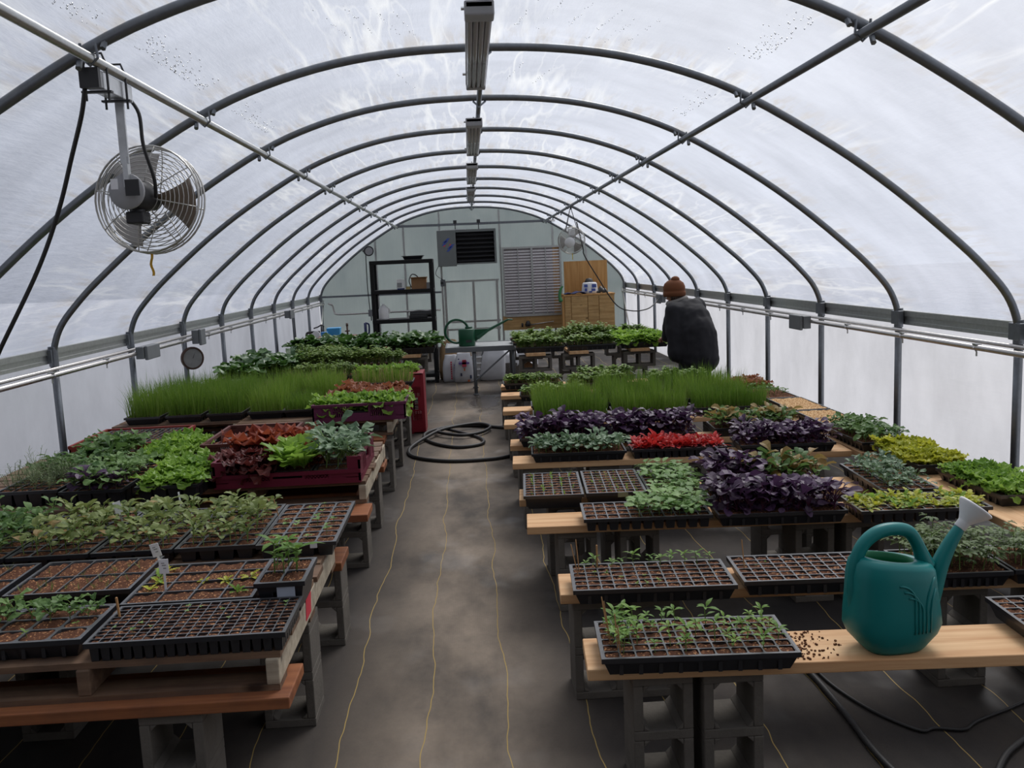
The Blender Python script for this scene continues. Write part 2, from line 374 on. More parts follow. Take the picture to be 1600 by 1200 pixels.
# trim: hip boards carrying the film edge, end-wall framing
for sgn, n in ((-1, 1), (1, 2)):
    m = MB(); x = sgn*3.252
    m.box((min(x, x+sgn*.014), YF, 1.098), (max(x, x+sgn*.014), YE, 1.208))
    m.box((min(x-sgn*.012, x), YF, 1.165), (max(x-sgn*.012, x), YE, 1.206)); m.box((min(x-sgn*.008, x), YF, 1.10), (max(x-sgn*.008, x), YE, 1.125))
    tag(m.build('trim_%d' % n, M['alu']), kind='structure')
def zroof(x):
    x = abs(x)
    for (a, b), (c, d) in zip(half, half[1:]):
        if a <= x <= c: return b+(d-b)*(x-a)/(c-a)
    return 1.1
for n, x in enumerate((-2.02, -1.42, -.66, .60, 1.72, 2.42)):
    m = MB(); m.box((x-.02, YE-.0, 0), (x+.02, YE+.045, zroof(x)-.03)); tag(m.build('trim_%d' % (n+3), M['alu']), kind='structure')
m = MB(); m.box((-1.66, YE-.03, 2.545), (1.78, YE+.0, 2.595)); tag(m.build('trim_9', M['galv']), kind='structure')
m = MB(); m.box((-3.2, YE-.0, 1.15), (-.68, YE+.04, 1.19)); tag(m.build('trim_10', M['galv']), kind='structure')
m = MB()
for x in (-.60, .0, .50): m.box((x-.025, YE+.0, .02), (x+.025, YE+.045, 1.40))
for z in (.04, .36, .52, 1.38): m.box((-.60, YE+.002, z-.02), (.55, YE+.04, z+.02))
tag(m.build('door_1', M['alu']), kind='structure')

for i, y in enumerate(RIB):
    h = empty('greenhouse_hoop', (0, y, 0), ORD[i]+' galvanised steel hoop from the camera, arching from side post to side post' if i else
              'nearest galvanised steel hoop, cut off by the top of the photo', 'greenhouse hoop', 'steel hoops of the greenhouse')
    if i == 10: h['label'] = 'farthest galvanised steel hoop, framing the translucent end wall'
    m = MB(); m.tube([(x, 0, z) for x, z in full], .0235, 10); m.build('arch', M['galv'], h, True)
    for s_ in (-1, 1):
        m = MB(); m.tube([(s_*3.2256, 0, 0), (s_*3.2256, 0, 1.14)], .0265, 10); m.build('post', M['galv'], h, True)
        m = MB(); m.tube([(s_*3.2256, 0, 1.075), (s_*3.2256, 0, 1.225)], .034, 12); m.box((s_*3.2256-.034, -.058, 1.10), (s_*3.2256+.012, .058, 1.205))
        m.build('post_sleeve', M['galv'], h, bevel=.004)
# purlins
for s_, nm in ((-1, 'left'), (1, 'right')):
    p = empty('purlin_pipe', (s_*1.537, YF, 2.553), 'long bare steel purlin pipe running the length of the roof on the %s slope' % nm, 'purlin', 'roof purlins')
    m = MB(); m.tube([(0, 0, 0), (0, YE-YF-.02, 0)], .0205, 12); m.build('pipe', M['alu'] if s_ < 0 else M['galv'], p, True)
    for y in RIB:
        m = MB(); yy = y-YF
        m.tube([(-.03, yy-.045, .055), (-.032, yy-.04, .0), (0, yy-.04, -.03), (.032, yy-.04, .0), (.03, yy-.045, .055)], .0055, 6)
        m.tube([(-.055, yy+.0, .04+s_*.04), (-.05, yy-.03, .0+s_*.036)], .012, 6); m.tube([(.055, yy, .04-s_*.04), (.05, yy-.03, -s_*.036)], .012, 6)
        m.build('clamp', M['galv'], p)
p = empty('purlin_pipe', (0.035, YF, 2.868), 'long steel ridge pipe running under the roof peak above the lights', 'purlin', 'roof purlins')
m = MB(); m.tube([(0, 0, 0), (0, YE-YF-.02, 0)], .018, 10); m.build('pipe', M['galv'], p, True)
for y in RIB:
    m = MB(); m.tube([(-.04, y-YF, .02), (.0, y-YF-.03, -.025), (.05, y-YF, .02)], .008, 6); m.build('clamp', M['galv'], p)
# diagonal braces at the far corners
for s_, nm in ((-1, 'left'), (1, 'right')):
    m = MB(); m.tube([(s_*3.15, YE-.1, 1.10), (s_*3.10, YE-1.45, .05)], .016, 8)
    tag(m.build('diagonal_brace', M['alu'], smooth=True), 'slanting metal brace in the far %s corner of the greenhouse' % nm, 'brace')
# conduits with straps and boxes
for s_, nm in ((-1, 'left'), (1, 'right')):
    p = empty('electrical_conduit', (s_*3.14, YF, 0), 'long grey metal conduit pair running along the %s wall under the hip board' % nm, 'conduit', 'wall conduits')
    m = MB(); m.tube([(0, 0, 1.03), (0, YE-YF-.15, 1.03)], .019, 10); m.build('pipe', M['pipe'], p, True)
    m = MB(); m.tube([(s_*.055, 0, 1.062), (s_*.055, YE-YF-.1, 1.062)], .014, 8); m.build('pipe', M['pipe'], p, True)
    for k in range(16):
        yy = 3.7+k*.98
        m = MB(); m.tube([(0, yy, 1.055), (-s_*.022, yy, 1.03), (0, yy, 1.005), (0, yy, .975)], .006, 6); m.box((-.02, yy-.02, 1.046), (.02, yy+.02, 1.058)); m.build('strap', M['steel'], p)
def jbox(x, y, z, lx, ly, lz, label, plug=True):
    o = empty('junction_box', (x, y, z), label, 'electrical box', 'wall electrical boxes')
    m = MB(); m.box((-lx/2, -ly/2, -lz/2), (lx/2, ly/2, lz/2)); m.build('body', M['box'], o, bevel=.006)
    m = MB(); sx = -1 if x > 0 else 1
    m.box((min(sx*lx/2, sx*(lx/2+.03)), -ly*.45, -lz*.62), (max(sx*lx/2, sx*(lx/2+.03)), ly*.35, lz*.55)); m.build('cover', M['box'], o, bevel=.008)
    return o
jbox(-3.10, 8.35, 1.035, .07, .42, .11, 'grey weatherproof box on the left conduit nearest the camera, lower of the near two')
jbox(-3.10, 9.9, 1.05, .07, .22, .15, 'grey square box on the left conduit just above the round dial')
jbox(-3.10, 14.9, 1.03, .07, .36, .12, 'small grey box far along the left conduit with two cords hanging')
jbox(3.10, 8.5, 1.02, .07, .38, .12, 'grey double box on the right conduit nearest the camera')
jbox(3.10, 14.75, 1.02, .07, .34, .13, 'grey box on the right conduit beside the brown hat, with a cord plugged in')
m = MB()
for dx in (0, .16): m.tube(spline([(-3.06, 14.95+dx, .97), (-3.05, 14.95+dx, .6), (-3.02, 14.8+dx*2, .3), (-3.0, 14.75+dx*2, .02)], 6), .007, 6)
tag(m.build('hanging_cable', M['rubber'], smooth=True), 'pair of thin dark cords hanging from the far left box', 'cord')
# dial on a post
o = empty('dial_thermometer', (-3.165, 9.83, .82), 'round dial thermometer with brown rim on the left wall post', 'thermometer')
Mx = Matrix.Rotation(-PI/3.0, 4, 'Z') @ rot_to((0, -1, 0)); Mx = rot_to((.62, -.78, .0))
m = MB(); m.lathe([(.0, -.02), (.115, -.02), (.125, .0), (.125, .03), (.112, .045), (.105, .03)], 28, 0, Mx); m.build('rim', simple('brown_rim', S2L(70, 46, 36), .5), o, True)
m = MB(); m.lathe([(.0, .031), (.104, .031)], 28, 0, Mx); m.build('face', simple('dial_face', (.46, .46, .45), .6), o)
m = MB(); m.add([tuple(Mx @ Vector(v)) for v in ((-.004, 0, .033), (.004, 0, .033), (.03, .07, .033))], [(0, 1, 2)]); 
for k in range(12):
    a = 2*PI*k/12; m.add([tuple(Mx @ Vector((math.cos(a+e)*rr, math.sin(a+e)*rr, .0305))) for rr, e in ((.085, -.02), (.098, -.02), (.098, .02), (.085, .02))], [(0, 1, 2, 3)])
m.build('needle', M['dark'], o)
# strip lights under the ridge
ly = [(4.05, 5.75, 'nearest'), (7.15, 9.1, 'second'), (10.2, 12.2, 'third'), (13.2, 15.4, 'farthest')]
lensm = NM('clear_lens'); lensm = lensm.done(lensm.pbr((.50, .48, .47), .22, 0.0, spec=.6, Transmission_Weight=.35))
for a, b, nm in ly:
    o = empty('strip_light', (.0, a, 2.80), nm+' unlit fluorescent strip light hanging in line under the roof ridge', 'strip light', 'strip lights under the ridge')
    L = b-a
    m = MB(); m.box((-.062, 0, .0), (.062, L, .03)); m.build('housing', M['greypl'], o, bevel=.006)
    m = MB()
    for k in range(4): m.tube([(-.042+k*.028, .12, -.012), (-.042+k*.028, L-.06, -.012)], .0135, 8)
    m.build('lens', lensm, o, True)
    m = MB(); m.box((-.066, 0, -.03), (.066, .12, .035)); m.build('end_cap', M['greypl'], o, bevel=.008)
    m = MB(); m.box((-.060, L-.06, -.026), (.060, L, .03)); m.build('end_cap', M['greypl'], o, bevel=.008)
    m = MB()
    for yy in (.2, L-.2): m.box((-.006, yy-.01, .03), (.006, yy+.01, .07))
    m.build('hanger', M['steel'], o)
    m = MB()
    for yy in (.05, L-.3): m.tube([(-.08, yy, .012), (-.06, yy, .012)], .008, 6)
    m.build('latch', M['steel'], o)
# condensation on the film
def film_pt(x, y):
    return Vector((x, y, zroof(x)+.018))
m = MB(); rnd = random.Random(9)
def droplet(p, r):
    m.add([(p.x+r, p.y, p.z), (p.x, p.y+r, p.z), (p.x-r, p.y, p.z), (p.x, p.y-r, p.z), (p.x, p.y, p.z-r*1.1), (p.x, p.y, p.z+r)], [(0, 1, 4), (1, 2, 4), (2, 3, 4), (3, 0, 4), (1, 0, 5), (2, 1, 5), (3, 2, 5), (0, 3, 5)])
for x0, y0, y1, nn in ((-1.5, 3.0, 3.6, 70), (-1.46, 3.95, 4.9, 150), (-1.46, 5.5, 6.4, 70), (1.44, 3.9, 4.7, 110), (1.46, 5.5, 6.3, 50)):
    for k in range(nn):
        y = rnd.uniform(y0, y1); x = x0+ (1 if x0 < 0 else -1)*abs(rnd.gauss(0, .05)); droplet(film_pt(x, y), rnd.uniform(.002, .0055))
for x0, y0 in ((-.75, 4.25), (-.62, 4.3), (-.42, 4.4), (-.5, 4.35), (.3, 4.3), (.42, 4.35), (.55, 4.4), (.7, 4.45), (.8, 4.5), (.9, 4.5), (.3, 5.7), (.5, 5.75), (-.5, 5.8)):
    for k in range(16): y = y0+rnd.uniform(0, .6); droplet(film_pt(x0+(y-y0)*.16*(1 if x0 < 0 else -1)+rnd.gauss(0, .006), y), rnd.uniform(.0015, .004))
dm = NM('water_drop'); dm = dm.done(dm.pbr((.75, .78, .82), .05, 0, spec=.8, Transmission_Weight=.7))
tag(m.build('water_droplets', dm, smooth=True), 'beads of condensation clinging to the roof film beside the purlins', 'water droplets', kind='stuff')
# ---------------------------------------------------------------- benches: planks, blocks, pallets
PZ = .435
def block_mesh(hollow_axis='y', lying=False):
    # standing: .19 wide, .19 deep, .397 high, two cores running along y
    m = MB(); W, D, H = (.39, .19, .19) if lying else (.19, .19, .397)
    n = 2; t = .032
    if lying:
        m.box((-W/2, -D/2, 0), (W/2, D/2, t)); m.box((-W/2, -D/2, H-t), (W/2, D/2, H))
        for x in (-W/2, -t/2, W/2-t): m.box((x, -D/2, t), (x+t, D/2, H-t))
    else:
        for z in (0, H/2-t/2, H-t): m.box((-W/2, -D/2, z), (W/2, D/2, z+t))
        for x in (-W/2, W/2-t):
            m.box((x, -D/2, t), (x+t, D/2, H/2-t/2)); m.box((x, -D/2, H/2+t/2), (x+t, D/2, H-t))
        for z0, z1 in ((t, H/2-t/2), (H/2+t/2, H-t)):     # rounded core corners
            for sx in (-1, 1):
                for zc, sz in ((z0, 1), (z1, -1)):
                    x = sx*(W/2-t); c = .022
                    m.prism([(x, zc), (x-sx*c, zc), (x, zc+sz*c)], -D/2, D/2)
    return m.mesh('concrete_block_lying' if lying else 'concrete_block', M['concrete'])
BLK = block_mesh(); BLKL = block_mesh(lying=True)
def block(x, y, z, label, rz=0, lying=False):
    o = link('concrete_block', BLKL if lying else BLK, None, (x, y, z)); o.rotation_euler = (0, 0, rz)
    b = o.modifiers.new('bevel', 'BEVEL'); b.width = .004; b.segments = 2; b.limit_method = 'ANGLE'
    return tag(o, label, 'concrete block', 'concrete blocks under the benches')
SK = -.06      # the right-hand planks lie slightly askew
def plank(x0, x1, y0, z, label, w=.235, grp='bench planks', rz=0.0, name='bench_plank', long_y=None):
    m = MB()
    if long_y: m.box((-w/2, 0, -.038), (w/2, long_y, 0)); loc = (x0, y0, z)
    else: m.box((0, 0, -.038), (x1-x0, w, 0)); loc = (x0, y0, z)
    o = m.build(name, M['plank_y'] if long_y else (M['plank_shaded'] if x0 < -2 else M['plank']), loc=loc, bevel=.004); o.rotation_euler = (0, 0, rz)
    return tag(o, label, 'plank', grp)
RP = [(2.59, .204), (3.225, .185), (4.121, .118), (4.625, .11), (5.501, .118), (6.066, .13), (6.90, .12), (7.552, .137), (8.461, .153), (9.093, .177)]
for i, (y, x) in enumerate(RP):
    plank(x, 2.75 if i < 2 else (2.26 if i < 8 else 1.80), y, PZ, '%s bench plank from the camera right of the aisle, its sawn end jutting out' % ORD[i] if i != 9 else
          'farthest low bench plank on the right of the aisle, its sawn end jutting out', grp='right bench planks', rz=SK)
    for k, bx in enumerate((.44, .66, 1.62, 2.02)):
        if i == 1: bx = (.33, .55, 1.72, 2.1)[k]
        if i in (2, 3): bx = (.36, .66, 1.50, 1.74)[k]
        if i >= 4: bx = (.28, .70, 1.25, 2.0 if i < 8 else 1.65)[k]
        if i == 0 and k > 1: bx += .7
        block(bx, y+.117+SK*(bx-x), 0, 'upright concrete block under the %s right plank, %s from the aisle' % (ORD[i], ['first', 'second', 'third', 'last'][k]))
LP = [(2.535, -.70), (3.16, -.80), (3.75, -.715), (4.50, -.685), (5.62, -.705), (6.55, -.79), (7.50, -.78), (8.42, -.78), (9.3, -.78)]
for i, (y, x) in enumerate(LP):
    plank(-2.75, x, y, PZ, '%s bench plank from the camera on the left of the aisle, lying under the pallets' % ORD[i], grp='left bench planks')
LB = [(2.55, -1.06), (3.17, -.85), (3.885, -.838), (4.94, -.845), (5.715, -.85), (6.685, -.841), (7.55, -.838), (8.46, -.83)]
for i, (y, x) in enumerate(LB):
    yy = y+.095
    block(x, yy, 0, 'upright concrete block on the aisle side of the left bench, %s from the camera' % ORD[i])
    for k, bx in enumerate((-1.75, -2.5)):
        block(bx-(.05 if i == 0 else 0), yy+.02, 0, 'upright concrete block under the left bench, %s row from the camera, %s' % (ORD[i], ['middle one', 'wall side one'][k]))
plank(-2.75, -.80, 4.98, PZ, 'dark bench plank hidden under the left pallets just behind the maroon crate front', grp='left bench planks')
# long plank on the right carrying the lengthwise trays
plank(2.40, 0, 3.55, PZ, 'long bench plank running lengthwise along the right wall under the lettuce trays', grp='right bench planks', long_y=4.75)
plank(2.62, 0, 3.65, PZ, 'second lengthwise bench plank nearer the right wall film', grp='right bench planks', long_y=4.6, w=.19)
for k, y in enumerate((3.75, 5.2, 6.9)):
    block(2.52, y, .0, 'upright concrete block under the lengthwise planks by the right wall, %s from the camera' % ORD[k]); 
def pallet(x0, y0, x1, y1, label, z=PZ, H=.12):
    o = empty('pallet', (x0, y0, z), label, 'pallet', 'wooden pallets'); W = x1-x0; D = y1-y0
    n = max(5, int(D/.145)); pw = D/n
    for k in range(n):
        m = MB(); m.box((0, k*pw+.01, H-.02), (W+rnd.uniform(-.012, .012), (k+1)*pw-.012, H)); m.build('deck_board', M['pallet'], o)
    for x in (0, W/2-.02, W-.04):
        m = MB(); m.box((x, .0, .018), (x+.04, D, H-.02)); m.build('stringer', M['pallet_end'] if x > W*.9 else M['pallet'], o, bevel=.004)
    for y in (0, D/2-.05, D-.1):
        m = MB(); m.box((0, y, 0), (W, y+.1, .018)); m.build('bottom_board', M['pallet'], o)
    return o
pl1 = pallet(-1.90, 2.585, -.735, 3.72, 'weathered wooden pallet at the front of the left bench, its rough side facing the aisle')
m = MB(); m.grid(lambda u, v: (1.1665, .44+u*.10+v*.02, .035+.075*v), 2, 2); m.build('paint_mark', M['red'], pl1, label='splash of red paint on the pallet side')
pallet(-1.90, 3.76, -.78, 4.10, 'wooden pallet on the left bench under the broccoli trays')
pallet(-1.95, 4.74, -.715, 5.86, 'pale splintered wooden pallet under the maroon crate on the left bench')
pallet(-2.9, 2.60, -1.93, 3.72, 'wooden pallet at the front of the left bench beside the wall'); pallet(-2.95, 4.44, -1.98, 5.86, 'wooden pallet under the dill and kale pots on the left bench')
pallet(-1.95, 6.72, -.74, 7.75, 'wooden pallet under the purple crate on the left bench'); pallet(-2.95, 6.99, -1.97, 7.75, 'wooden pallet under the onion seedlings by the left wall')
pallet(-1.95, 7.85, -.74, 9.0, 'wooden pallet under the far onion seedlings beside the aisle'); pallet(-2.95, 7.85, -1.97, 9.0, 'wooden pallet under the far onion seedlings by the left wall')
pallet(-1.95, 9.1, -.74, 10.3, 'wooden pallet under the bright lettuce beside the aisle'); pallet(-2.95, 9.1, -1.97, 11.2, 'wooden pallet under the dark chard by the left wall')
# raised far benches
def far_bench(xs, y0, y1, z, nm, sgn):
    for k, x in enumerate(xs):
        plank(x, 0, y0, z, 'lengthwise plank of the raised far %s bench, %s from the aisle' % (nm, ORD[k] if k else 'first'), grp='far bench planks', long_y=y1-y0)
        for j, y in enumerate((y0+.14, y1-.14)):
            block(x, y, 0, 'upright block, lower tier of raised far %s bench, %s column from aisle, %s end' % (nm, ORD[k] if k else 'first', ['near', 'far'][j]), lying=False)
            block(x, y, .397, 'sideways block, upper tier of raised far %s bench, %s column from aisle, %s end' % (nm, ORD[k] if k else 'first', ['near', 'far'][j]), lying=True)
far_bench((.66, 1.18, 1.92), 10.55, 12.2, .625, 'right', 1)
far_bench((-.86, -1.35, -1.9), 11.05, 12.5, .625, 'left', -1)
# ---------------------------------------------------------------- plants
R4 = random.Random(77)
PRF = {'oval': [.12, .72, 1, .72, .06], 'lance': [.15, .85, .95, .55, .03], 'round': [.25, .9, 1, .9, .3], 'spoon': [.1, .5, .95, 1, .35],
       'lobed': [.15, .8, .5, 1, .62, .95, .5, .6, .04], 'frill': [.25, .7, .9, 1.0, 1.0, .8, .4], 'strap': [.5, .8, .9, .8, .1]}
def leaf(m, p, az, el, L, W, prof='oval', bend=.7, fold=.22, ruffle=0.0, pet=0.0, mi=0, mis=1, pr=.0013, twist=0.0):
    ca, sa = math.cos(az), math.sin(az); p = Vector(p)
    if pet > 0:
        q = p+Vector((ca*math.cos(el), sa*math.cos(el), math.sin(el)))*pet
        mid = (p+q)/2+Vector((0, 0, pet*.06)); m.tube([p, mid, q], [pr*1.2, pr, pr*.8], 3, mis, cap=False); p = q; el -= bend*.25
    ws = PRF[prof]; n = len(ws)-1; vs = []; c = p.copy(); ct, st = math.cos(twist), math.sin(twist)
    for i, wv in enumerate(ws):
        d = Vector((ca*math.cos(el), sa*math.cos(el), math.sin(el)))
        side = Vector((-sa, ca, 0)); nn = side.cross(d)*-1
        s2 = side*ct+nn*st; n2 = nn*ct-side*st
        h = W/2*wv; rz = 0.0
        if ruffle: rz = ruffle*(1 if i % 2 else -1)
        vs += [c+s2*h+n2*(fold*h+rz), c, c-s2*h+n2*(fold*h-rz)]
        c = c+d*(L/n); el -= bend/n
    fs = []
    for i in range(n):
        a = i*3; fs += [(a, a+1, a+4, a+3), (a+1, a+2, a+5, a+4)]
    m.add(vs, fs, mi)
def species(name):
    """one seedling as (MB, materials), foot at the origin"""
    m = MB(); U = R4.uniform; a0 = U(0, 6.28)
    def L_(k): return LEAFM[k]
    if name == 'pepper':
        h = U(.03, .055); m.tube([(0, 0, -.01), (U(-.004, .004), U(-.004, .004), h)], .0014, 4, 1)
        for k in range(2): leaf(m, (0, 0, h*.6), a0+k*PI, .35, U(.022, .03), .011, 'lance', .5, pet=.005)
        for k in range(5): leaf(m, (0, 0, h), a0+1.0+k*1.3, U(.3, .9), U(.026, .042), U(.011, .016), 'lance', .8, pet=.005)
        return m, [L_('pepper'), L_('stem')]
    if name == 'sprout':
        h = U(.012, .028); m.tube([(0, 0, -.01), (U(-.003, .003), U(-.003, .003), h)], .001, 3, 1)
        for k in range(2): leaf(m, (0, 0, h), a0+k*PI, .3, U(.010, .018), U(.008, .012), 'round', .4)
        if U(0, 1) > .6: leaf(m, (0, 0, h), a0+1.6, .9, U(.01, .02), .01, 'oval', .4)
        return m, [L_('micro'), L_('stem')]
    if name == 'palesprout':
        h = U(.010, .022); m.tube([(0, 0, -.01), (U(-.003, .003), U(-.003, .003), h)], .001, 3, 1)
        for k in range(3): leaf(m, (0, 0, h), a0+k*2.1, .35, U(.012, .02), U(.010, .015), 'round', .4)
        return m, [L_('melon'), L_('stem')]
    if name == 'wisp':
        for k in range(5): leaf(m, (U(-.006, .006), U(-.006, .006), -.005), U(0, 6.28), U(1.0, 1.5), U(.03, .06), .003, 'strap', .5, 0)
        return m, [L_('brocc'), L_('stem')]
    if name == 'corn':
        for k in range(4): leaf(m, (U(-.004, .004), U(-.004, .004), -.005), U(0, 6.28), U(1.0, 1.5), U(.035, .06), .006, 'lance', .6, 0.3)
        return m, [L_('lettuce'), L_('stem')]
    if name == 'tomato':
        h = U(.09, .13); tx, ty = U(-.012, .012), U(-.012, .012); m.tube([(0, 0, -.01), (tx*.4, ty*.4, h*.5), (tx, ty, h)], [.0022, .0018, .0012], 4, 1)
        for k in range(7):
            z = h*(.45+.085*k); az = a0+k*2.4; r_ = U(.03, .05)
            d = Vector((math.cos(az), math.sin(az), .25)); b = Vector((tx*z/h, ty*z/h, z)); m.tube([b, b+d*r_], .0009, 3, 1, False)
            for j, (f, da) in enumerate(((.45, 1.1), (.5, -1.1), (.8, .9), (.85, -.9), (1.0, 0))):
                leaf(m, b+d*r_*f, az+da, U(-.1, .35), U(.018, .030), U(.012, .018), 'lobed', .7)
        return m, [L_('tomato'), L_('stem')]
    if name == 'purple':
        h = U(.02, .04); m.tube([(0, 0, -.01), (0, 0, h)], .0022, 4, 1)
        for k in range(3): leaf(m, (0, 0, h*.4), a0+k*2.1+.6, U(.1, .5), U(.035, .055), U(.028, .04), 'spoon', U(.6, 1.4), .3, pet=U(.015, .035), pr=.0015, twist=U(-.6, .6))
        for k in range(7): leaf(m, (0, 0, h*U(.5, 1)), a0+k*2.4, U(.65, 1.25), U(.045, .07), U(.034, .05), 'spoon', U(.7, 1.5), .3, pet=U(.04, .075), pr=.0017, twist=U(-.6, .6))
        return m, [L_('purple'), L_('purpstem')]
    if name == 'greenpurple':
        h = U(.02, .04)
        for k in range(7): leaf(m, (0, 0, h*U(.5, 1)), a0+k*2.4, U(.65, 1.25), U(.045, .07), U(.034, .05), 'spoon', U(.7, 1.4), .3, pet=U(.04, .075), pr=.0017, mi=(0 if k % 3 else 2), twist=U(-.6, .6))
        return m, [L_('kale'), L_('purpstem'), L_('brown')]
    if name in ('kale', 'bluekale'):
        h = U(.015, .03); m.tube([(0, 0, -.01), (0, 0, h)], .002, 4, 1)
        for k in range(7): leaf(m, (0, 0, h), a0+k*2.4, U(.45, 1.15), U(.035, .055), U(.022, .034), 'spoon', U(.7, 1.4), .25, ruffle=.002, pet=U(.018, .035), pr=.0015, twist=U(-.5, .5))
        return m, [L_(name), L_('stem')]
    if name == 'tallkale':
        h = U(.05, .08); m.tube([(0, 0, -.01), (0, 0, h)], .003, 5, 1)
        for k in range(9): leaf(m, (0, 0, h*(.4+.07*k)), a0+k*2.4, U(.6, 1.2), U(.06, .085), U(.038, .055), 'spoon', U(.7, 1.3), .3, ruffle=.003, pet=U(.05, .08), pr=.002, twist=U(-.5, .5))
        return m, [L_('bluekale'), L_('stem')]
    if name == 'broccoli':
        h = U(.04, .06); m.tube([(0, 0, -.01), (0, 0, h)], .0016, 4, 1)
        for k in range(5): leaf(m, (0, 0, h*U(.5, 1)), a0+k*2.4, U(.5, 1.2), U(.024, .038), U(.018, .028), 'round', U(.6, 1.2), .25, pet=U(.014, .03), mi=(2 if k == 4 and U(0, 1) > .8 else 0), twist=U(-.5, .5))
        return m, [L_('brocc'), L_('stem'), L_('brown')]
    if name == 'broccoligreen':
        h = U(.04, .07); m.tube([(0, 0, -.01), (0, 0, h)], .0016, 4, 1)
        for k in range(6): leaf(m, (0, 0, h*U(.5, 1)), a0+k*2.4, U(.5, 1.2), U(.035, .055), U(.026, .04), 'round', U(.6, 1.2), .25, pet=U(.02, .04), twist=U(-.5, .5))
        return m, [L_('kale'), L_('stem')]
    if name == 'red':
        for k in range(9): leaf(m, (U(-.008, .008), U(-.008, .008), 0), a0+k*2.4, U(.5, 1.3), U(.035, .05), U(.018, .026), 'oval', .7, .25, pet=U(.008, .02), twist=U(-.4, .4))
        return m, [L_('red'), L_('purpstem')]
    if name in ('lettuce', 'yellow', 'bright', 'maroon', 'redlet', 'rust'):
        k_ = 13 if name in ('maroon', 'yellow') else 10
        for k in range(k_):
            leaf(m, (0, 0, .004), a0+k*2.4, U(.25, 1.25), U(.05, .085), U(.035, .055), 'frill', U(.6, 1.3), .3, ruffle=U(.004, .008), pet=.006, twist=U(-.3, .3))
        return m, [L_(name), L_('stem')]
    if name == 'romaine':
        for k in range(8): leaf(m, (0, 0, .004), a0+k*2.4, U(.7, 1.3), U(.07, .10), U(.034, .046), 'spoon', U(.3, .9), .3, ruffle=.002, pet=.012)
        return m, [L_('lettuce'), L_('stem')]
    if name == 'smalllettuce':
        for k in range(6): leaf(m, (0, 0, 0), a0+k*2.4, U(.4, 1.2), U(.022, .034), U(.013, .02), 'lobed', .7, .25, pet=U(.006, .014))
        return m, [L_('yellow' if U(0, 1) > .5 else 'bright'), L_('stem')]
    if name == 'melon':
        h = U(.02, .04); m.tube([(0, 0, -.01), (0, 0, h)], .0016, 4, 1)
        for k in range(6): leaf(m, (0, 0, h), a0+k*2.4, U(.1, .7), U(.032, .048), U(.024, .036), 'lobed', U(.4, .9), .15, pet=U(.014, .03), twist=U(-.3, .3))
        return m, [L_('melon'), L_('stem')]
    if name == 'chard':
        for k in range(7): leaf(m, (0, 0, 0), a0+k*2.4, U(.4, 1.2), U(.08, .12), U(.06, .085), 'round', U(.8, 1.5), .2, ruffle=.004, pet=U(.04, .08), pr=.002, twist=U(-.4, .4))
        return m, [L_('chard'), L_('stem')]
    if name == 'parsley':
        for k in range(12):
            az, el = U(0, 6.28), U(.8, 1.4); r_ = U(.06, .11); d = Vector((math.cos(az)*math.cos(el), math.sin(az)*math.cos(el), math.sin(el))); m.tube([(0, 0, 0), d*r_], .0012, 3, 1, False)
            for j in range(3): leaf(m, d*r_*(.8+.1*j), az+(j-1)*1.2, .4, U(.025, .04), U(.02, .03), 'lobed', .8)
        return m, [L_('parsley'), L_('stem')]
    if name == 'micro':
        for k in range(8):
            x, y = U(-.018, .018), U(-.018, .018); h = U(.02, .045); m.tube([(x, y, 0), (x, y, h)], .001, 3, 1, False)
            for j in range(3): leaf(m, (x, y, h), U(0, 6.28), U(0, .6), U(.018, .03), U(.013, .02), 'round', .5)
        return m, [L_('micro'), L_('stem')]
    if name == 'dill':
        for k in range(7):
            az, el = U(0, 6.28), U(.9, 1.4); r_ = U(.09, .15); d = Vector((math.cos(az)*math.cos(el), math.sin(az)*math.cos(el), math.sin(el)))
            m.tube([(0, 0, 0), d*r_*.6, d*r_], .0009, 3, 1, False)
            for j in range(12): leaf(m, d*r_*(.3+.06*j), az+j*2.2, U(0, .9), U(.02, .035), .0022, 'strap', .5, 0)
        return m, [L_('dill'), L_('dill')]
    raise KeyError(name)
SP = {}
def sp(name, n=4):
    if name not in SP:
        L = []
        for k in range(n):
            m, ms = species(name); L.append(m.mesh('seedling_'+name, ms, False))
        SP[name] = L
    return SP[name]
TRAYC = {}
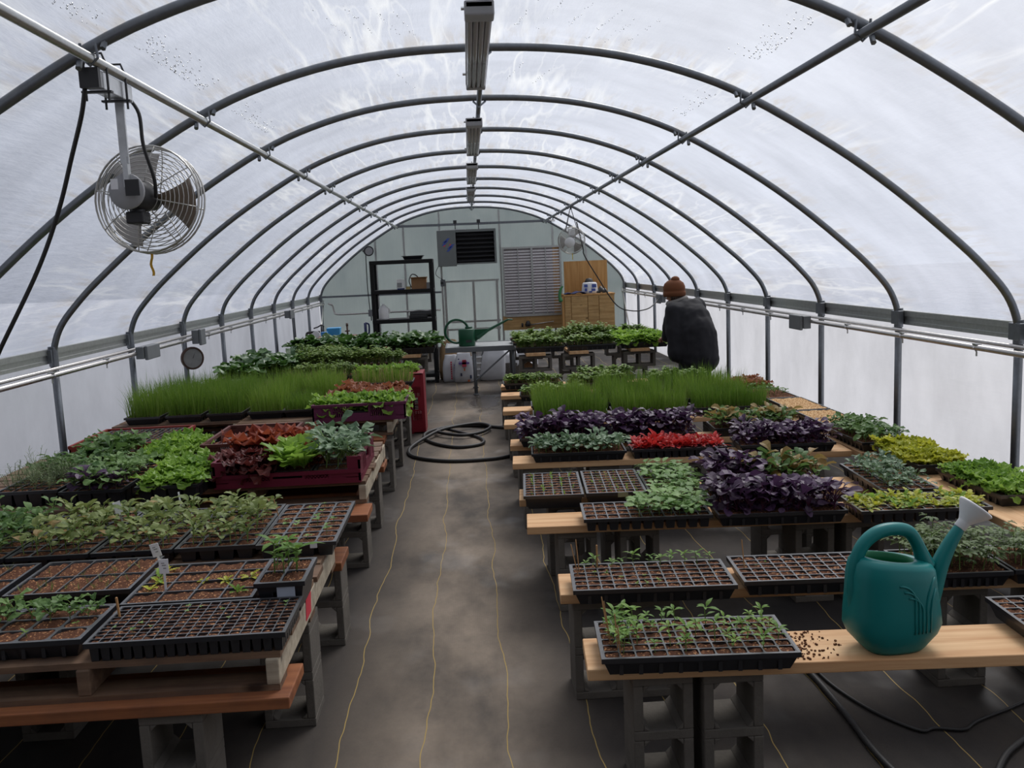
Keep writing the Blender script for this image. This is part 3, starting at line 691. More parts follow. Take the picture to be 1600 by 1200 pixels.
def tray_mesh(L, W, H, nx, ny, style):
    key = (L, W, H, nx, ny, style)
    if key in TRAYC: return TRAYC[key]
    m = MB(); lip = .010; hx, hy = L/2, W/2; ix, iy = hx-lip, hy-lip
    def ring(a, b, z): return [(-a, -b, z), (a, -b, z), (a, b, z), (-a, b, z)]
    vs = ring(hx, hy, H-.016)+ring(hx, hy, H)+ring(ix, iy, H)
    q = lambda i, j: [(i+k, i+(k+1) % 4, j+(k+1) % 4, j+k) for k in range(4)]
    m.add(vs, q(0, 4)+q(4, 8))
    m.add(ring(hx, hy, H-.016)+ring(hx-.008, hy-.008, H-.016), q(0, 4))
    if style == 'flat' or nx == 0:
        m.add(ring(hx-.008, hy-.008, H-.016)+ring(hx-.026, hy-.026, 0), [(b, a, d, c) for a, b, c, d in [(f[1], f[0], f[3], f[2]) for f in [(f[0], f[1], f[2], f[3]) for f in q(0, 4)]]]); m.add(ring(hx-.026, hy-.026, 0.0005), [(0, 1, 2, 3)])
        if nx == 0: m.add(ring(ix, iy, H)+ring(hx-.024, hy-.024, .004), q(0, 4))
        for k in range(9):      # ribs pressed into the long walls
            x = -hx+.06+k*(L-.12)/8
            for s_ in (-1, 1): m.box((x-.006, min(s_*(hy-.024), s_*(hy-.012)), .004), (x+.006, max(s_*(hy-.024), s_*(hy-.012)), H-.016))
    if nx:
        cw, ch = 2*ix/nx, 2*iy/ny; deep = .022
        for i in range(nx):
            for j in range(ny):
                cx, cy = -ix+(i+.5)*cw, -iy+(j+.5)*ch; g = min(cw, ch)*(.055 if style != 'six' else .028); a, b = cw/2-g, ch/2-g; r_ = min(a, b)*(.34 if style != 'six' else .16)
                bnd = []; lp = []
                for sx, sy, f in ((1, -1, 0), (1, 1, 1), (-1, 1, 0), (-1, -1, 1)):
                    p1 = (sx*(a-r_), sy*b); p2 = (sx*(a-r_*.29), sy*(b-r_*.29)); p3 = (sx*a, sy*(b-r_)); b1 = (sx*(a-r_), sy*ch/2); b2 = (sx*cw/2, sy*ch/2); b3 = (sx*cw/2, sy*(b-r_))
                    if f: p1, p3, b1, b3 = p3, p1, b3, b1
                    lp += [p1, p2, p3]; bnd += [b1, b2, b3]
                n = 12; vs = [(cx+x, cy+y, H-.001) for x, y in bnd]+[(cx+x, cy+y, H-.001) for x, y in lp]+[(cx+x*.9, cy+y*.9, H-deep) for x, y in lp]
                m.add(vs, [(k, (k+1) % n, n+(k+1) % n, n+k) for k in range(n)]+[(n+k, n+(k+1) % n, 2*n+(k+1) % n, 2*n+k) for k in range(n)])
                if style in ('cups', 'six') and (i in (0, nx-1) or j in (0, ny-1)):
                    m.box((cx-a, cy-b, 0), (cx+a, cy+b, H-.006), taper=.74); del m.f[-5]; m.m.pop()
    me = m.mesh('seed_tray', M['blackpl']); TRAYC[key] = me; return me
SOILC = {}
def soil_mesh(L, W, H, k, mat, drop):
    key = (L, W, H, k, mat, drop)
    if key not in SOILC:
        m = MB(); rr = random.Random(str(key)); m.grid(lambda u, v: ((u-.5)*(L-.03), (v-.5)*(W-.03), H-drop+rr.uniform(-.004, .0045)), 36, 18)
        SOILC[key] = m.mesh('soil', M[mat], True)
    return SOILC[key]
def tray(label, cx, cy, z, rot, plants=(), L=.60, W=.29, H=.062, nx=12, ny=6, style='flat', soil='soil', drop=.0065, name='seed_tray', cat='seed tray', group=None, rz=0.0):
    """cx, cy = centre; rot=1 turns the long side along the house. plants: (species, nx, ny, scale, fill, x0, x1, y0, y1) in tray fractions"""
    if z == PZ and cx < 2.3 and 0 < cy < 9: rz += SK
    o = empty(name, (cx, cy, z), label, cat, group, rz+(PI/2 if rot else 0))
    link('tray', tray_mesh(L, W, H, nx, ny, style), o)
    link('soil', soil_mesh(L, W, H, R4.randint(0, 3), soil, drop), o)
    for pl in plants:
        spn, px, py, sc_, fill = pl[:5]; x0, x1, y0, y1 = pl[5:9] if len(pl) > 5 else (0, 1, 0, 1); big = pl[9] if len(pl) > 9 else .28
        ms = sp(spn); lx, ly = L-.05, W-.05
        for i in range(px):
            for j in range(py):
                if R4.random() > fill: continue
                u = x0+(x1-x0)*(i+.5)/px; v = y0+(y1-y0)*(j+.5)/py
                p = link('seedling', R4.choice(ms), o, ((u-.5)*lx+R4.uniform(-.3, .3)*lx*(x1-x0)/px*.5, (v-.5)*ly+R4.uniform(-.3, .3)*ly*(y1-y0)/py*.5, H-drop))
                s_ = sc_*R4.uniform(1-big, 1+big*.7); p.scale = (s_, s_, s_*R4.uniform(.85, 1.15)); p.rotation_euler = (R4.uniform(-.12, .12), R4.uniform(-.12, .12), R4.uniform(0, 6.28))
    return o
GR = {}
def grass_tray(label, cx, cy, z, rot, h=.22, L=.60, W=.29, H=.062, n=1500, mat='grass', group='onion seedling trays', key=0, tip=False):
    o = empty('seed_tray', (cx, cy, z), label, 'seed tray', group, (PI/2 if rot else 0)+(SK if cx > 0 else 0))
    link('tray', tray_mesh(L, W, H, 0, 0, 'flat'), o); link('soil', soil_mesh(L, W, H, 0, 'darksoil', .006), o)
    k = (L, W, H, n, mat, round(h, 2), key)
    if k not in GR:
        m = MB(); rr = random.Random(str(k))
        for i in range(n):
            x = rr.uniform(-.5, .5)*(L-.03); y = rr.uniform(-.5, .5)*(W-.03); hh = h*rr.uniform(.45, 1.05)*(1+.16*math.sin(x*23+1.3*math.sin(y*31))+(.25 if rr.random() > .96 else 0)); az = rr.uniform(0, 6.28)
            ex = x/(L/2); ey = y/(W/2); lean = Vector((math.cos(az)*.10+ex*.10*abs(ex), math.sin(az)*.10+ey*.12*abs(ey), 0))*hh*rr.uniform(.4, 3.0)
            wv = Vector((math.cos(az+1.6), math.sin(az+1.6), 0))*rr.uniform(.0012, .002); b = Vector((x, y, H-.01)); c = b+lean*.35+Vector((0, 0, hh*.6)); t = b+lean+Vector((0, 0, hh))
            m.add([b-wv, b+wv, c+wv*.8, c-wv*.8, t], [(0, 1, 2, 3), (3, 2, 4)], (1 if tip else 2) if i % (4 if tip else 3) == 0 else 0)
        GR[k] = m.mesh('grass_blades', [LEAFM[mat], LEAFM['tips'], LEAFM['micro']])
    tag(link('blades', GR[k], o), kind='stuff'); return o
Z = PZ
# --- right benches
tray('black cell tray of pepper seedlings on the nearest right plank beside the watering can', .548, 2.652, Z, 0, [('pepper', 11, 5, 1.0, .58, .05, 1, 0, 1), ('pepper', 2, 4, 1.15, 1, .02, .17, .35, 1)], nx=12, ny=6)
tray('black cell tray on the second right plank, pepper seedlings along its back edge', .53, 3.225, Z, 0, [('pepper', 11, 1, .9, .95, .02, 1, .86, 1), ('sprout', 12, 5, .9, .22, 0, 1, 0, .84)], nx=12, ny=6)
tray('black cell tray of bare brown soil behind the teal watering can', 1.16, 3.215, Z, 0, [('sprout', 12, 6, .5, .05)], nx=12, ny=6)
tray('black tray of tall tomato seedlings right behind the watering can spout', 1.665, 3.19, Z, 0, [('tomato', 7, 5, 1.05, .97)], nx=0, L=.36)
tray('black tray of tomato seedlings at the right edge of the photo on the second plank', 2.155, 3.17, Z, 0, [('tomato', 10, 5, 1.05, .97)], nx=0)
tray('small black tray corner at the far right end of the nearest plank', 1.86, 2.66, Z, 0, [('sprout', 8, 4, .6, .1)], nx=10, ny=6, L=.54)
tray('small tray of thin green shoots nearest the aisle on the third right plank', .292, 4.655, Z, 1, [('corn', 9, 5, .7, .5)], L=.50, W=.31, nx=9, ny=6, H=.075, style='flat')
tray('tray of sparse tiny sprouts in tan soil beside the aisle tray of green shoots', .615, 4.645, Z, 1, [('corn', 10, 6, .42, .6)], L=.50, W=.31, nx=9, ny=6, H=.075)
tray('long cell tray, bare soil at left and lobed pale green seedlings at right', .685, 4.115, Z, 0, [('melon', 7, 5, 1.15, .95, .40, 1, 0, 1)], nx=11, ny=4, style='cups')
tray('tray of lobed pale green seedlings behind the half bare cell tray', .925, 4.60, Z, 1, [('melon', 10, 5, 1.15, .95)], nx=9, ny=4, style='cups')
tray('front tray of large dark purple kohlrabi seedlings on the third right plank', 1.305, 4.07, Z, 0, [('purple', 10, 5, 1.12, .95)], nx=0)
tray('tray of purple and green kale seedlings behind the front purple tray', 1.40, 4.55, Z, 0, [('purple', 4, 5, 1.2, .95, 0, .42, 0, 1), ('greenpurple', 6, 5, 1.2, .95, .42, 1, 0, 1)], nx=0)
tray('tray of short yellow green lettuce seedlings behind the white sprinkler head', 1.95, 4.0, Z, 0, [('smalllettuce', 12, 6, 1.45, .85)], nx=12, ny=6, style='cups')
tray('tray of grey green broccoli seedlings just behind the short yellow green lettuce', 2.06, 4.50, Z, 1, [('bluekale', 9, 5, .95, .85)], nx=8, ny=4, style='cups')
ZL = PZ+.0005
tray('tray of bright green lettuce nearest the camera along the right wall', 2.52, 4.30, ZL, 1, [('bright', 9, 5, 1.1, .98)], nx=0)
tray('tray of golden yellow green lettuce along the right wall', 2.46, 4.96, ZL, 1, [('yellow', 8, 5, 1.15, .98)], nx=0)
tray('tray of dark green kale beyond the yellow lettuce along the right wall', 2.43, 5.60, ZL, 1, [('kale', 9, 5, 1.35, .98)], nx=0)
tray('tray of tan grit without plants along the right wall, nearer one', 2.46, 6.23, ZL, 1, [], nx=0, soil='gravel', drop=.003)
tray('tray of tan grit without plants along the right wall, farther one', 2.46, 6.86, ZL, 1, [], nx=0, soil='gravel', drop=.003)
tray('tray of blue green kale nearest the aisle on the fifth right plank', .547, 5.60, Z, 0, [('bluekale', 11, 5, 1.2, .97)], nx=0)
tray('tray of bright red lettuce in the middle of the fifth right plank', 1.18, 5.57, Z, 0, [('red', 12, 6, 1.25, .97)], nx=12, ny=6, style='cups')
tray('tray of dark purple seedlings to the right of the bright red lettuce', 1.86, 5.53, Z, 0, [('purple', 10, 5, 1.0, .95)], nx=0)
tray('tray of purple kohlrabi leaning over the aisle behind the blue green kale', .50, 6.10, Z, 0, [('purple', 10, 5, 1.1, .97)], nx=0)
tray('tray of purple kohlrabi behind the bright red lettuce', 1.12, 6.08, Z, 0, [('purple', 10, 5, 1.1, .97)], nx=0)
tray('tray of olive green kale behind the right hand purple tray', 1.86, 6.12, Z, 0, [('greenpurple', 8, 5, 1.0, .9), ('kale', 8, 4, 1.4, .8)], nx=0)
for k, (x, y, t) in enumerate(((.66, 7.0, 'front row tray of tall onion seedlings nearest the aisle on the right'), (1.29, 7.0, 'front row tray of tall onion seedlings in the middle of the right bench'),
        (1.945, 6.99, 'front row tray of tall onion seedlings with black rim showing, right end'), (.68, 7.5, 'second row tray of onion seedlings nearest the aisle on the right'), (1.30, 7.5, 'second row tray of onion seedlings in the middle of the right bench'),
        (1.93, 7.5, 'second row tray of onion seedlings at the right end'), (1.95, 8.05, 'third row tray of onion seedlings close to the right wall'), (1.32, 8.05, 'third row tray of onion seedlings in the middle of the right bench'))):
    grass_tray(t, x, y, Z, 0, .21 if k < 3 else .22, key=k % 2, n=1500 if k < 6 else 900)
tray('tray of rusty red lettuce at the right wall beyond the onion seedlings', 2.45, 8.1, ZL, 1, [('rust', 6, 4, 1.2, 1)], nx=0)
tray('tray of small kale at the right wall just beyond the grit trays', 2.45, 7.48, ZL, 1, [('kale', 5, 3, .9, .6)], nx=0)
tray('tray of small leafy greens behind the onion seedlings nearest the aisle', .62, 8.15, Z, 0, [('micro', 8, 5, 1.6, 1)], nx=0)
for k, (x, y, t) in enumerate(((.50, 9.0, 'far tray of small leafy greens at the aisle end of the low right bench'), (1.12, 8.75, 'far tray of small leafy greens in the middle of the low right bench'), (1.3, 9.3, 'farthest middle tray of small leafy greens on the low right bench'), (1.95, 8.75, 'far tray of leafy greens beside the person on the low right bench'))):
    tray(t, x, y, Z, 0, [('micro', 8, 5, 1.7, 1)], nx=0)
ZB = .625
for k, (x, y, sp_, t) in enumerate(((.72, 11.15, 'micro', 'front left tray of small greens on the raised far right bench'), (1.35, 11.15, 'micro', 'front middle tray of small greens on the raised far right bench'), (1.98, 11.15, 'lettuce', 'front right tray of greens under the hands of the person'),
        (.72, 11.75, 'micro', 'second row left tray of greens on the raised far right bench'), (1.35, 11.75, 'parsley', 'second row tray of taller dark greens on the raised far right bench'), (1.98, 11.75, 'lettuce', 'second row right tray of greens on the raised far right bench'),
        (.72, 12.4, 'micro', 'back left tray of greens on the raised far right bench'), (1.35, 12.4, 'micro', 'back middle tray of greens on the raised far right bench'), (1.98, 12.4, 'micro', 'back right tray of greens on the raised far right bench'))):
    tray(t, x, y-.42, ZB, 0, [(sp_, 7, 5, {'micro': 2.1, 'parsley': 1.7, 'lettuce': 1.8}[sp_], 1)], nx=0, H=.07)
# --- left benches
ZP = PZ+.121
tray('black plug tray with diamond cells and tiny sprouts at the front of the left bench', -1.008, 2.735, ZP, 0, [('palesprout', 14, 7, .55, .16)], nx=18, ny=10, style='cups', L=.60, W=.30)
tray('tray of green kale seedlings at the front left corner of the photo', -1.63, 2.77, ZP, 0, [('kale', 9, 2, .95, .95, 0, 1, .55, 1), ('sprout', 9, 2, 1.1, .3, 0, 1, 0, .5)], nx=6, ny=3, style='flat')
tray('small black four cell tray with narrow leafed plant at the left bench corner', -.785, 3.01, ZP, 0, [('pepper', 3, 2, 2.0, 1, .0, .9, .3, .95)], nx=2, ny=2, L=.17, W=.25, H=.112, style='flat')
tray('six pack cell tray with a few lettuce sprouts and two white tags', -1.10, 3.10, ZP, 0, [('smalllettuce', 5, 3, .9, .22), ('smalllettuce', 1, 3, 1.1, 1, 0, .12, .2, 1)], nx=4, ny=4, L=.44, W=.40, style='six', drop=.008)
tray('six pack cell tray of thin grassy shoots left of the tagged tray', -1.56, 3.23, ZP, 0, [('wisp', 8, 5, .75, .55)], nx=5, ny=2, L=.44, W=.36, style='six', drop=.008)
tray('six pack cell tray of sparse sprouts at the left edge of the photo', -2.03, 3.23, ZP, 0, [('wisp', 8, 5, .8, .4), ('sprout', 6, 3, 1, .4)], nx=5, ny=2, L=.44, W=.36, style='six', drop=.008)
tray('cell tray of brown soil with few sprouts at the left bench aisle end', -.845, 3.785, ZP, 1, [('palesprout', 8, 4, 1.1, .3)], nx=8, ny=4, L=.62, W=.32, style='cups')
for k, (x, s_, t) in enumerate(((-1.17, 'broccoli', 'tray of pale green broccoli seedlings beside the brown soil tray'), (-1.50, 'broccoli', 'second tray of yellowing broccoli seedlings from the aisle'), (-1.83, 'broccoli', 'third tray of yellowing broccoli seedlings from the aisle'), (-2.16, 'broccoligreen', 'tray of broad leafed broccoli by the left edge of the photo'), (-2.49, 'broccoligreen', 'last tray of broccoli against the left wall'))):
    tray(t, x, 3.80, ZP, 1, [(s_, 10, 5, 1.25 if s_ == 'broccoli' else .9, .97)], nx=8, ny=4, L=.62, W=.32, style='cups', soil='soil')
def pots(label, x, y, plants, rz=0.0, W=.32, L=.62, nx=8, ny=4): return tray(label, x, y, ZP, 1, plants, nx=nx, ny=ny, L=L, W=W, H=.085, style='six', rz=rz, drop=.008)
pots('black pot tray of feathery dill at the left wall', -2.42, 4.86, [('dill', 7, 4, 1.0, 1, 0, .6, 0, 1), ('kale', 4, 4, 1.4, 1, .5, 1, 0, 1)])
pots('black pot tray of green and purple kale beside the dill', -2.07, 4.80, [('purple', 3, 4, .9, .6, 0, .4, 0, 1), ('kale', 8, 4, 1.5, 1)])
pots('black pot tray of light green lettuce left of the maroon crate', -1.70, 4.82, [('bright', 8, 4, 1.2, 1)])
tray('tray of bright green lettuce behind the kale pots on the left bench', -1.98, 5.55, ZP, 1, [('bright', 9, 4, 1.35, 1)], nx=0, L=.66, W=.32)
tray('tray of blue green kale behind the dill on the left bench', -2.33, 5.42, ZP, 1, [('kale', 7, 4, 2.0, 1, 0, 1, 0, 1)], nx=0, L=.5)
tray('black plug tray standing in the red crate by the left wall', -2.42, 6.08, ZP+.012, 0, [('sprout', 9, 5, .6, .4)], nx=14, ny=8, L=.52, W=.5, style='flat', H=.07)
for k, (x, y, t) in enumerate(((-2.72, 7.32, 'front tray of tall onion seedlings against the left wall'), (-2.40, 7.32, 'second front tray of tall onion seedlings from the left wall'), (-2.08, 7.32, 'third front tray of tall onion seedlings from the left wall'), (-1.76, 7.32, 'front tray of onion seedlings second from the purple crate'), (-1.50, 7.32, 'front tray of onion seedlings beside the purple crate'),
        (-2.72, 7.98, 'back tray of onion seedlings against the left wall'), (-2.40, 7.98, 'second back tray of onion seedlings from the left wall'), (-2.08, 7.98, 'third back tray of onion seedlings from the left wall'), (-1.76, 7.98, 'back tray of onion seedlings behind the purple crate, wall side'), (-1.44, 7.98, 'back tray of onion seedlings behind the purple crate, aisle side'))):
    grass_tray(t, x, y, ZP, 1, .26 if k < 3 else (.22 if k < 4 else (.12 if k == 4 else .24)), key=k % 2+10, n=1500 if k < 5 else 1100, W=.28 if k != 4 else .24)
grass_tray('tray of onion shoots with tan tips behind the brown lettuce, aisle side', -.98, 8.62, ZP, 0, .17, key=3, n=1000, tip=True); grass_tray('tray of onion shoots with tan tips in the middle of the left bench', -1.62, 8.6, ZP, 0, .16, key=4, n=1000, tip=True)
tray('tray of chard tops just behind the onion seedlings by the left wall', -2.4, 8.62, ZP, 0, [('kale', 6, 3, 1.3, 1)], nx=0)
tray('tray of bright green lettuce on the left bench in front of the raised dark chard', -1.0, 9.35, ZP, 0, [('bright', 7, 4, 1.6, 1)], nx=0)
tray('tray of lettuce behind the tan tipped onion shoots', -1.65, 9.35, ZP, 0, [('parsley', 7, 4, 1.2, 1)], nx=0)
for k, (x, y, s_, t) in enumerate(((-2.62, 9.75, 'chard', 'front tray of dark glossy chard by the left wall'), (-2.25, 10.1, 'chard', 'tray of dark glossy chard beside the yellow green parsley'), (-2.66, 10.5, 'chard', 'back tray of dark glossy chard by the left wall'))):
    tray(t, x, y, ZP, 1, [(s_, 6, 4, 1.45, 1)], nx=0)
for k, (x, y, t) in enumerate(((-1.75, 10.1, 'front tray of yellow green parsley, wall side'), (-1.2, 10.1, 'front tray of yellow green parsley, aisle side'), (-1.9, 10.75, 'back tray of yellow green parsley'))):
    tray(t, x, y, ZP, 0, [('parsley', 7, 4, 1.6, 1)], nx=0, H=.08)
for k, (x, y, t) in enumerate(((-.86, 11.55, 'front tray of large dark chard at the aisle end of the raised far left bench'), (-1.48, 11.55, 'second front tray of dark chard on the raised far left bench'), (-.9, 12.1, 'back tray of large dark chard at the aisle end of the far left bench'), (-1.55, 12.1, 'second back tray of dark chard on the far left bench'), (-2.15, 12.0, 'wall side tray of dark chard on the far left bench'))):
    tray(t, x, y-.28, ZB, 0, [('chard', 7, 4, 1.25, 1)], nx=0, H=.08)
# ---------------------------------------------------------------- teal watering can
def plastic(name, col, rough=.38):
    a = NM(name); n = a.noise(a.coord(), 5, 4); c = a.mix(n, tuple(x*.86 for x in col), tuple(min(1, x*1.1) for x in col))
    return a.done(a.pbr(c, rough, spec=.4))
teal = plastic('teal_plastic', S2L(12, 118, 116), .40); tealin = plastic('teal_inside', S2L(16, 112, 72), .5)
can = empty('watering_can', (1.178, 2.622, PZ), 'large teal plastic watering can with white sprinkler head on the nearest right plank', 'watering can', None, .10)
m = MB()
secs = [(0, .086, .062, 0), (.012, .098, .072, 0), (.055, .137, .088, 0), (.085, .150, .094, 0), (.13, .146, .094, -.002), (.19, .138, .092, -.005), (.24, .134, .090, -.006), (.272, .128, .086, -.004), (.287, .118, .078, -.002), (.292, .106, .066, 0)]
n = 40
def sup(rx, ry, cx, k, e=2.9):
    a = 2*PI*k/n; c_, s_ = math.cos(a), math.sin(a)
    return cx+rx*math.copysign(abs(c_)**(2/e), c_), ry*math.copysign(abs(s_)**(2/e), s_)
vs = []
for z, rx, ry, cx in secs:
    for k in range(n):
        x, y = sup(rx, ry, cx, k); tilt = (-x*.16 if z > .2 else 0)*(z-.2)/.09 if z > .2 else 0
        vs.append((x, y, z+tilt))
nb = len(secs); fs = [tuple(range(n-1, -1, -1))]
for i in range(nb-1):
    for k in range(n): fs.append((i*n+k, i*n+(k+1) % n, (i+1)*n+(k+1) % n, (i+1)*n+k))
# opening lip and inner wall
for z, rx, ry, cx in ((.294, .084, .056, -.018), (.27, .082, .054, -.018), (.08, .11, .07, 0), (.02, .08, .05, 0)):
    for k in range(n):
        x, y = sup(rx, ry, cx, k, 2.0); vs.append((x, y, z+(-x*.16 if z > .2 else 0)))
for i in range(nb-1, nb+3):
    for k in range(n): fs.append((i*n+k, i*n+(k+1) % n, (i+1)*n+(k+1) % n, (i+1)*n+k))
fs.append(tuple((nb+3)*n+k for k in range(n)))
mi = [0]*(1+(nb-1)*n)+[0]*n+[1]*(3*n)+[1]
nn = len(m.v); m.v += vs; m.f += fs; m.m += mi
def front_y(x, z):   # front face of the body (towards -y)
    for (z0, rx0, ry0, c0), (z1, rx1, ry1, c1) in zip(secs, secs[1:]):
        if z0 <= z <= z1:
            t = (z-z0)/(z1-z0); rx = rx0+(rx1-rx0)*t; ry = ry0+(ry1-ry0)*t; u = min(.999, abs((x-c0)/rx)); return -ry*(1-u**2.9)**(1/2.9)
    return -.08
for k in range(4):      # moulded arches fanning left and right at the top
    xs = .022+.013*k; top = .232-.010*k
    pts = []
    for j in range(9):
        a = j/8*PI/2; r_ = .052-.002*k
        pts.append((xs-r_*(1-math.cos(a))-.0, top-.052+r_*math.sin(a)-.008*k))
    if k < 3:
        pl = [(xs, .075)]+[(xs, .12)]+[(x, z) for x, z in pts]
    else: pl = [(xs, .075), (xs, .16), (xs+.006, .19), (xs+.018, .222), (xs+.034, .245)]
    m.tube([(x, front_y(x, z)-.0005, z) for x, z in pl], .0035, 6)
xs = .064; m.tube([(x, front_y(x, z)-.0005, z) for x, z in ((xs+.012, .075), (xs+.012, .14), (xs+.018, .175), (xs+.034, .21))], .0035, 6)
body = m.build('body', [teal, tealin], can, True)
m = MB()
hp = spline([(-.122, 0, .15), (-.132, 0, .22), (-.124, 0, .29), (-.098, 0, .345), (-.052, 0, .378), (.005, 0, .385), (.052, 0, .372), (.080, 0, .335), (.098, 0, .295), (.116, 0, .255)], 6)
N_ = len(hp); m.tube(hp, [.017+.004*math.sin(PI*i/(N_-1))+(.010*max(0, (i/(N_-1)-.80)/.2) if i/(N_-1) > .80 else 0)+(.008*max(0, (.15-i/(N_-1))/.15)) for i in range(N_)], 12)
m.build('handle', teal, can, True)
m = MB(); spn = spline([(.112, 0, .10), (.135, 0, .17), (.160, 0, .25), (.190, 0, .312), (.222, 0, .362), (.230, 0, .374)], 6); N_ = len(spn)
m.tube(spn, [.036-.020*min(1, (i/(N_-1))*1.15) for i in range(N_)], 14); m.build('spout', teal, can, True)
d = Vector((.60, -.06, .74)).normalized(); Mh = TR((.226, 0, .368), rot_to(d))
m = MB(); m.lathe([(.0175, 0), (.019, .002), (.019, .024), (.021, .028), (.029, .042), (.046, .066), (.053, .078), (.055, .082), (.052, .086), (.0, .091)], 28, 0, Mh); m.build('sprinkler_head', M['white'], can, True, label='white sprinkler head')
# spilled soil on the plank
m = MB(); rr = random.Random(3)
for k in range(160):
    x = .86+abs(rr.gauss(0, .07)); y = rr.uniform(2.565, 2.775); r_ = rr.uniform(.001, .0035); m.box((x-r_, y-r_, PZ), (x+r_, y+r_, PZ+r_*1.4))
tag(m.build('spilled_soil', M['soil']), 'crumbs of spilled soil on the nearest right plank between tray and watering can', 'soil', kind='stuff')
# ---------------------------------------------------------------- skewers and plant tags
def skewer(p, q, label, r=.0022, grp='bamboo skewers in the seed trays'):
    m = MB(); p = Vector(p); q = Vector(q); m.tube([Vector((0, 0, 0)), (q-p)*.97, q-p], [r, r, r*.4], 6)
    tag(m.build('bamboo_skewer', M['stake'], loc=p), label, 'skewer', grp)
zs = PZ+.05
skewer((.285, 2.63, zs), (.262, 2.60, zs+.165), 'tallest bamboo skewer at the left end of the nearest pepper tray')
skewer((.287, 2.68, zs), (.268, 2.69, zs+.145), 'bamboo skewer leaning just beside the tallest one in the nearest pepper tray')
skewer((.302, 2.60, zs), (.296, 2.61, zs+.118), 'front short bamboo skewer in the nearest pepper tray')
skewer((.305, 2.57, zs), (.296, 2.56, zs+.10), 'shortest bamboo skewer at the front corner of the nearest pepper tray')
skewer((.262, 3.27, zs), (.238, 3.28, zs+.13), 'left leaning bamboo skewer in the second plank pepper tray')
skewer((.270, 3.30, zs), (.262, 3.32, zs+.135), 'upright thin bamboo skewer in the second plank pepper tray')
skewer((.345, 3.34, zs), (.346, 3.345, zs+.10), 'thick flat stick at the back of the second plank pepper tray', .004)
skewer((.90, 3.24, zs), (.893, 3.25, zs+.12), 'lone skewer at the left end of the bare soil tray behind the watering can')
skewer((1.62+.22, 2.72, zs), (1.845, 2.72, zs+.10), 'stick in the tray corner at the right edge of the photo', .004)
skewer((-1.28, 2.80, ZP+.05), (-1.285, 2.80, ZP+.125), 'flat wooden stick at the left end of the diamond plug tray', .004)
skewer((-1.0, 3.9, ZP+.05), (-1.02, 3.91, ZP+.14), 'thin skewer at the left end of the brown soil tray')
def plant_tag(p, lean, h, label, wide=True):
    o = empty('plant_tag', p, label, 'plant tag', 'white plant tags'); o.rotation_euler = (lean[0], lean[1], lean[2])
    m = MB(); m.box((-.004, -.0006, 0), (.004, .0006, h)); m.build('stake', M['paper'], o)
    if wide:
        m = MB(); m.box((-.016, -.0008, h-.006), (.016, .0008, h+.046)); m.build('head', M['paper'], o)
        m = MB()
        for z, a, b in ((.030, -.008, .003), (.022, -.006, .008), (.011, -.002, .008)): m.box((a, -.0014, h+z), (b, -.0009, h+z+.004))
        m.build('writing', M['greypl'], o)
plant_tag((-1.30, 3.27, ZP+.045), (.1, -.20, .1), .07, 'white plant tag leaning left in the six pack tray, the farther of the near pair')
plant_tag((-1.21, 3.03, ZP+.045), (.05, .02, .1), .08, 'white plant tag standing upright in the six pack tray nearest the camera')
plant_tag((-1.46, 4.02, ZP+.05), (0, -.1, .8), .12, 'thin white tag standing among the yellowing broccoli', False)
plant_tag((-2.19, 3.72, ZP+.05), (.0, .3, .3), .06, 'white tag with dark marks among the broad broccoli leaves at left')
plant_tag((-1.68, 3.9, ZP+.05), (.0, -.2, .5), .075, 'pale tag half hidden in the yellowing broccoli')
o = tag((lambda m: (m.box((-.03, -.001, -.02), (.03, .001, .02)), m.build('price_sticker', simple('label_grey', (.40, .44, .52), .6)))[1])(MB()), 'pale printed label stuck on the four cell tray', 'label'); o.location = (-.765, 2.889, ZP+.076)
o = tag((lambda m: (m.box((-.014, -.001, -.010), (.014, .001, .010)), m.build('price_sticker', simple('label_white', (.6, .6, .6), .6)))[1])(MB()), 'small white sticker on the brown soil tray rim', 'label'); o.location = (-.775, 3.473, ZP+.05)
o = tag((lambda m: (m.box((-.035, -.001, -.012), (.035, .001, .012)), m.build('price_sticker', simple('label_olive', (.22, .22, .12), .6)))[1])(MB()), 'olive coloured label on the front of the tan soil sprout tray', 'label'); o.location = (.64, 4.393, PZ+.062)
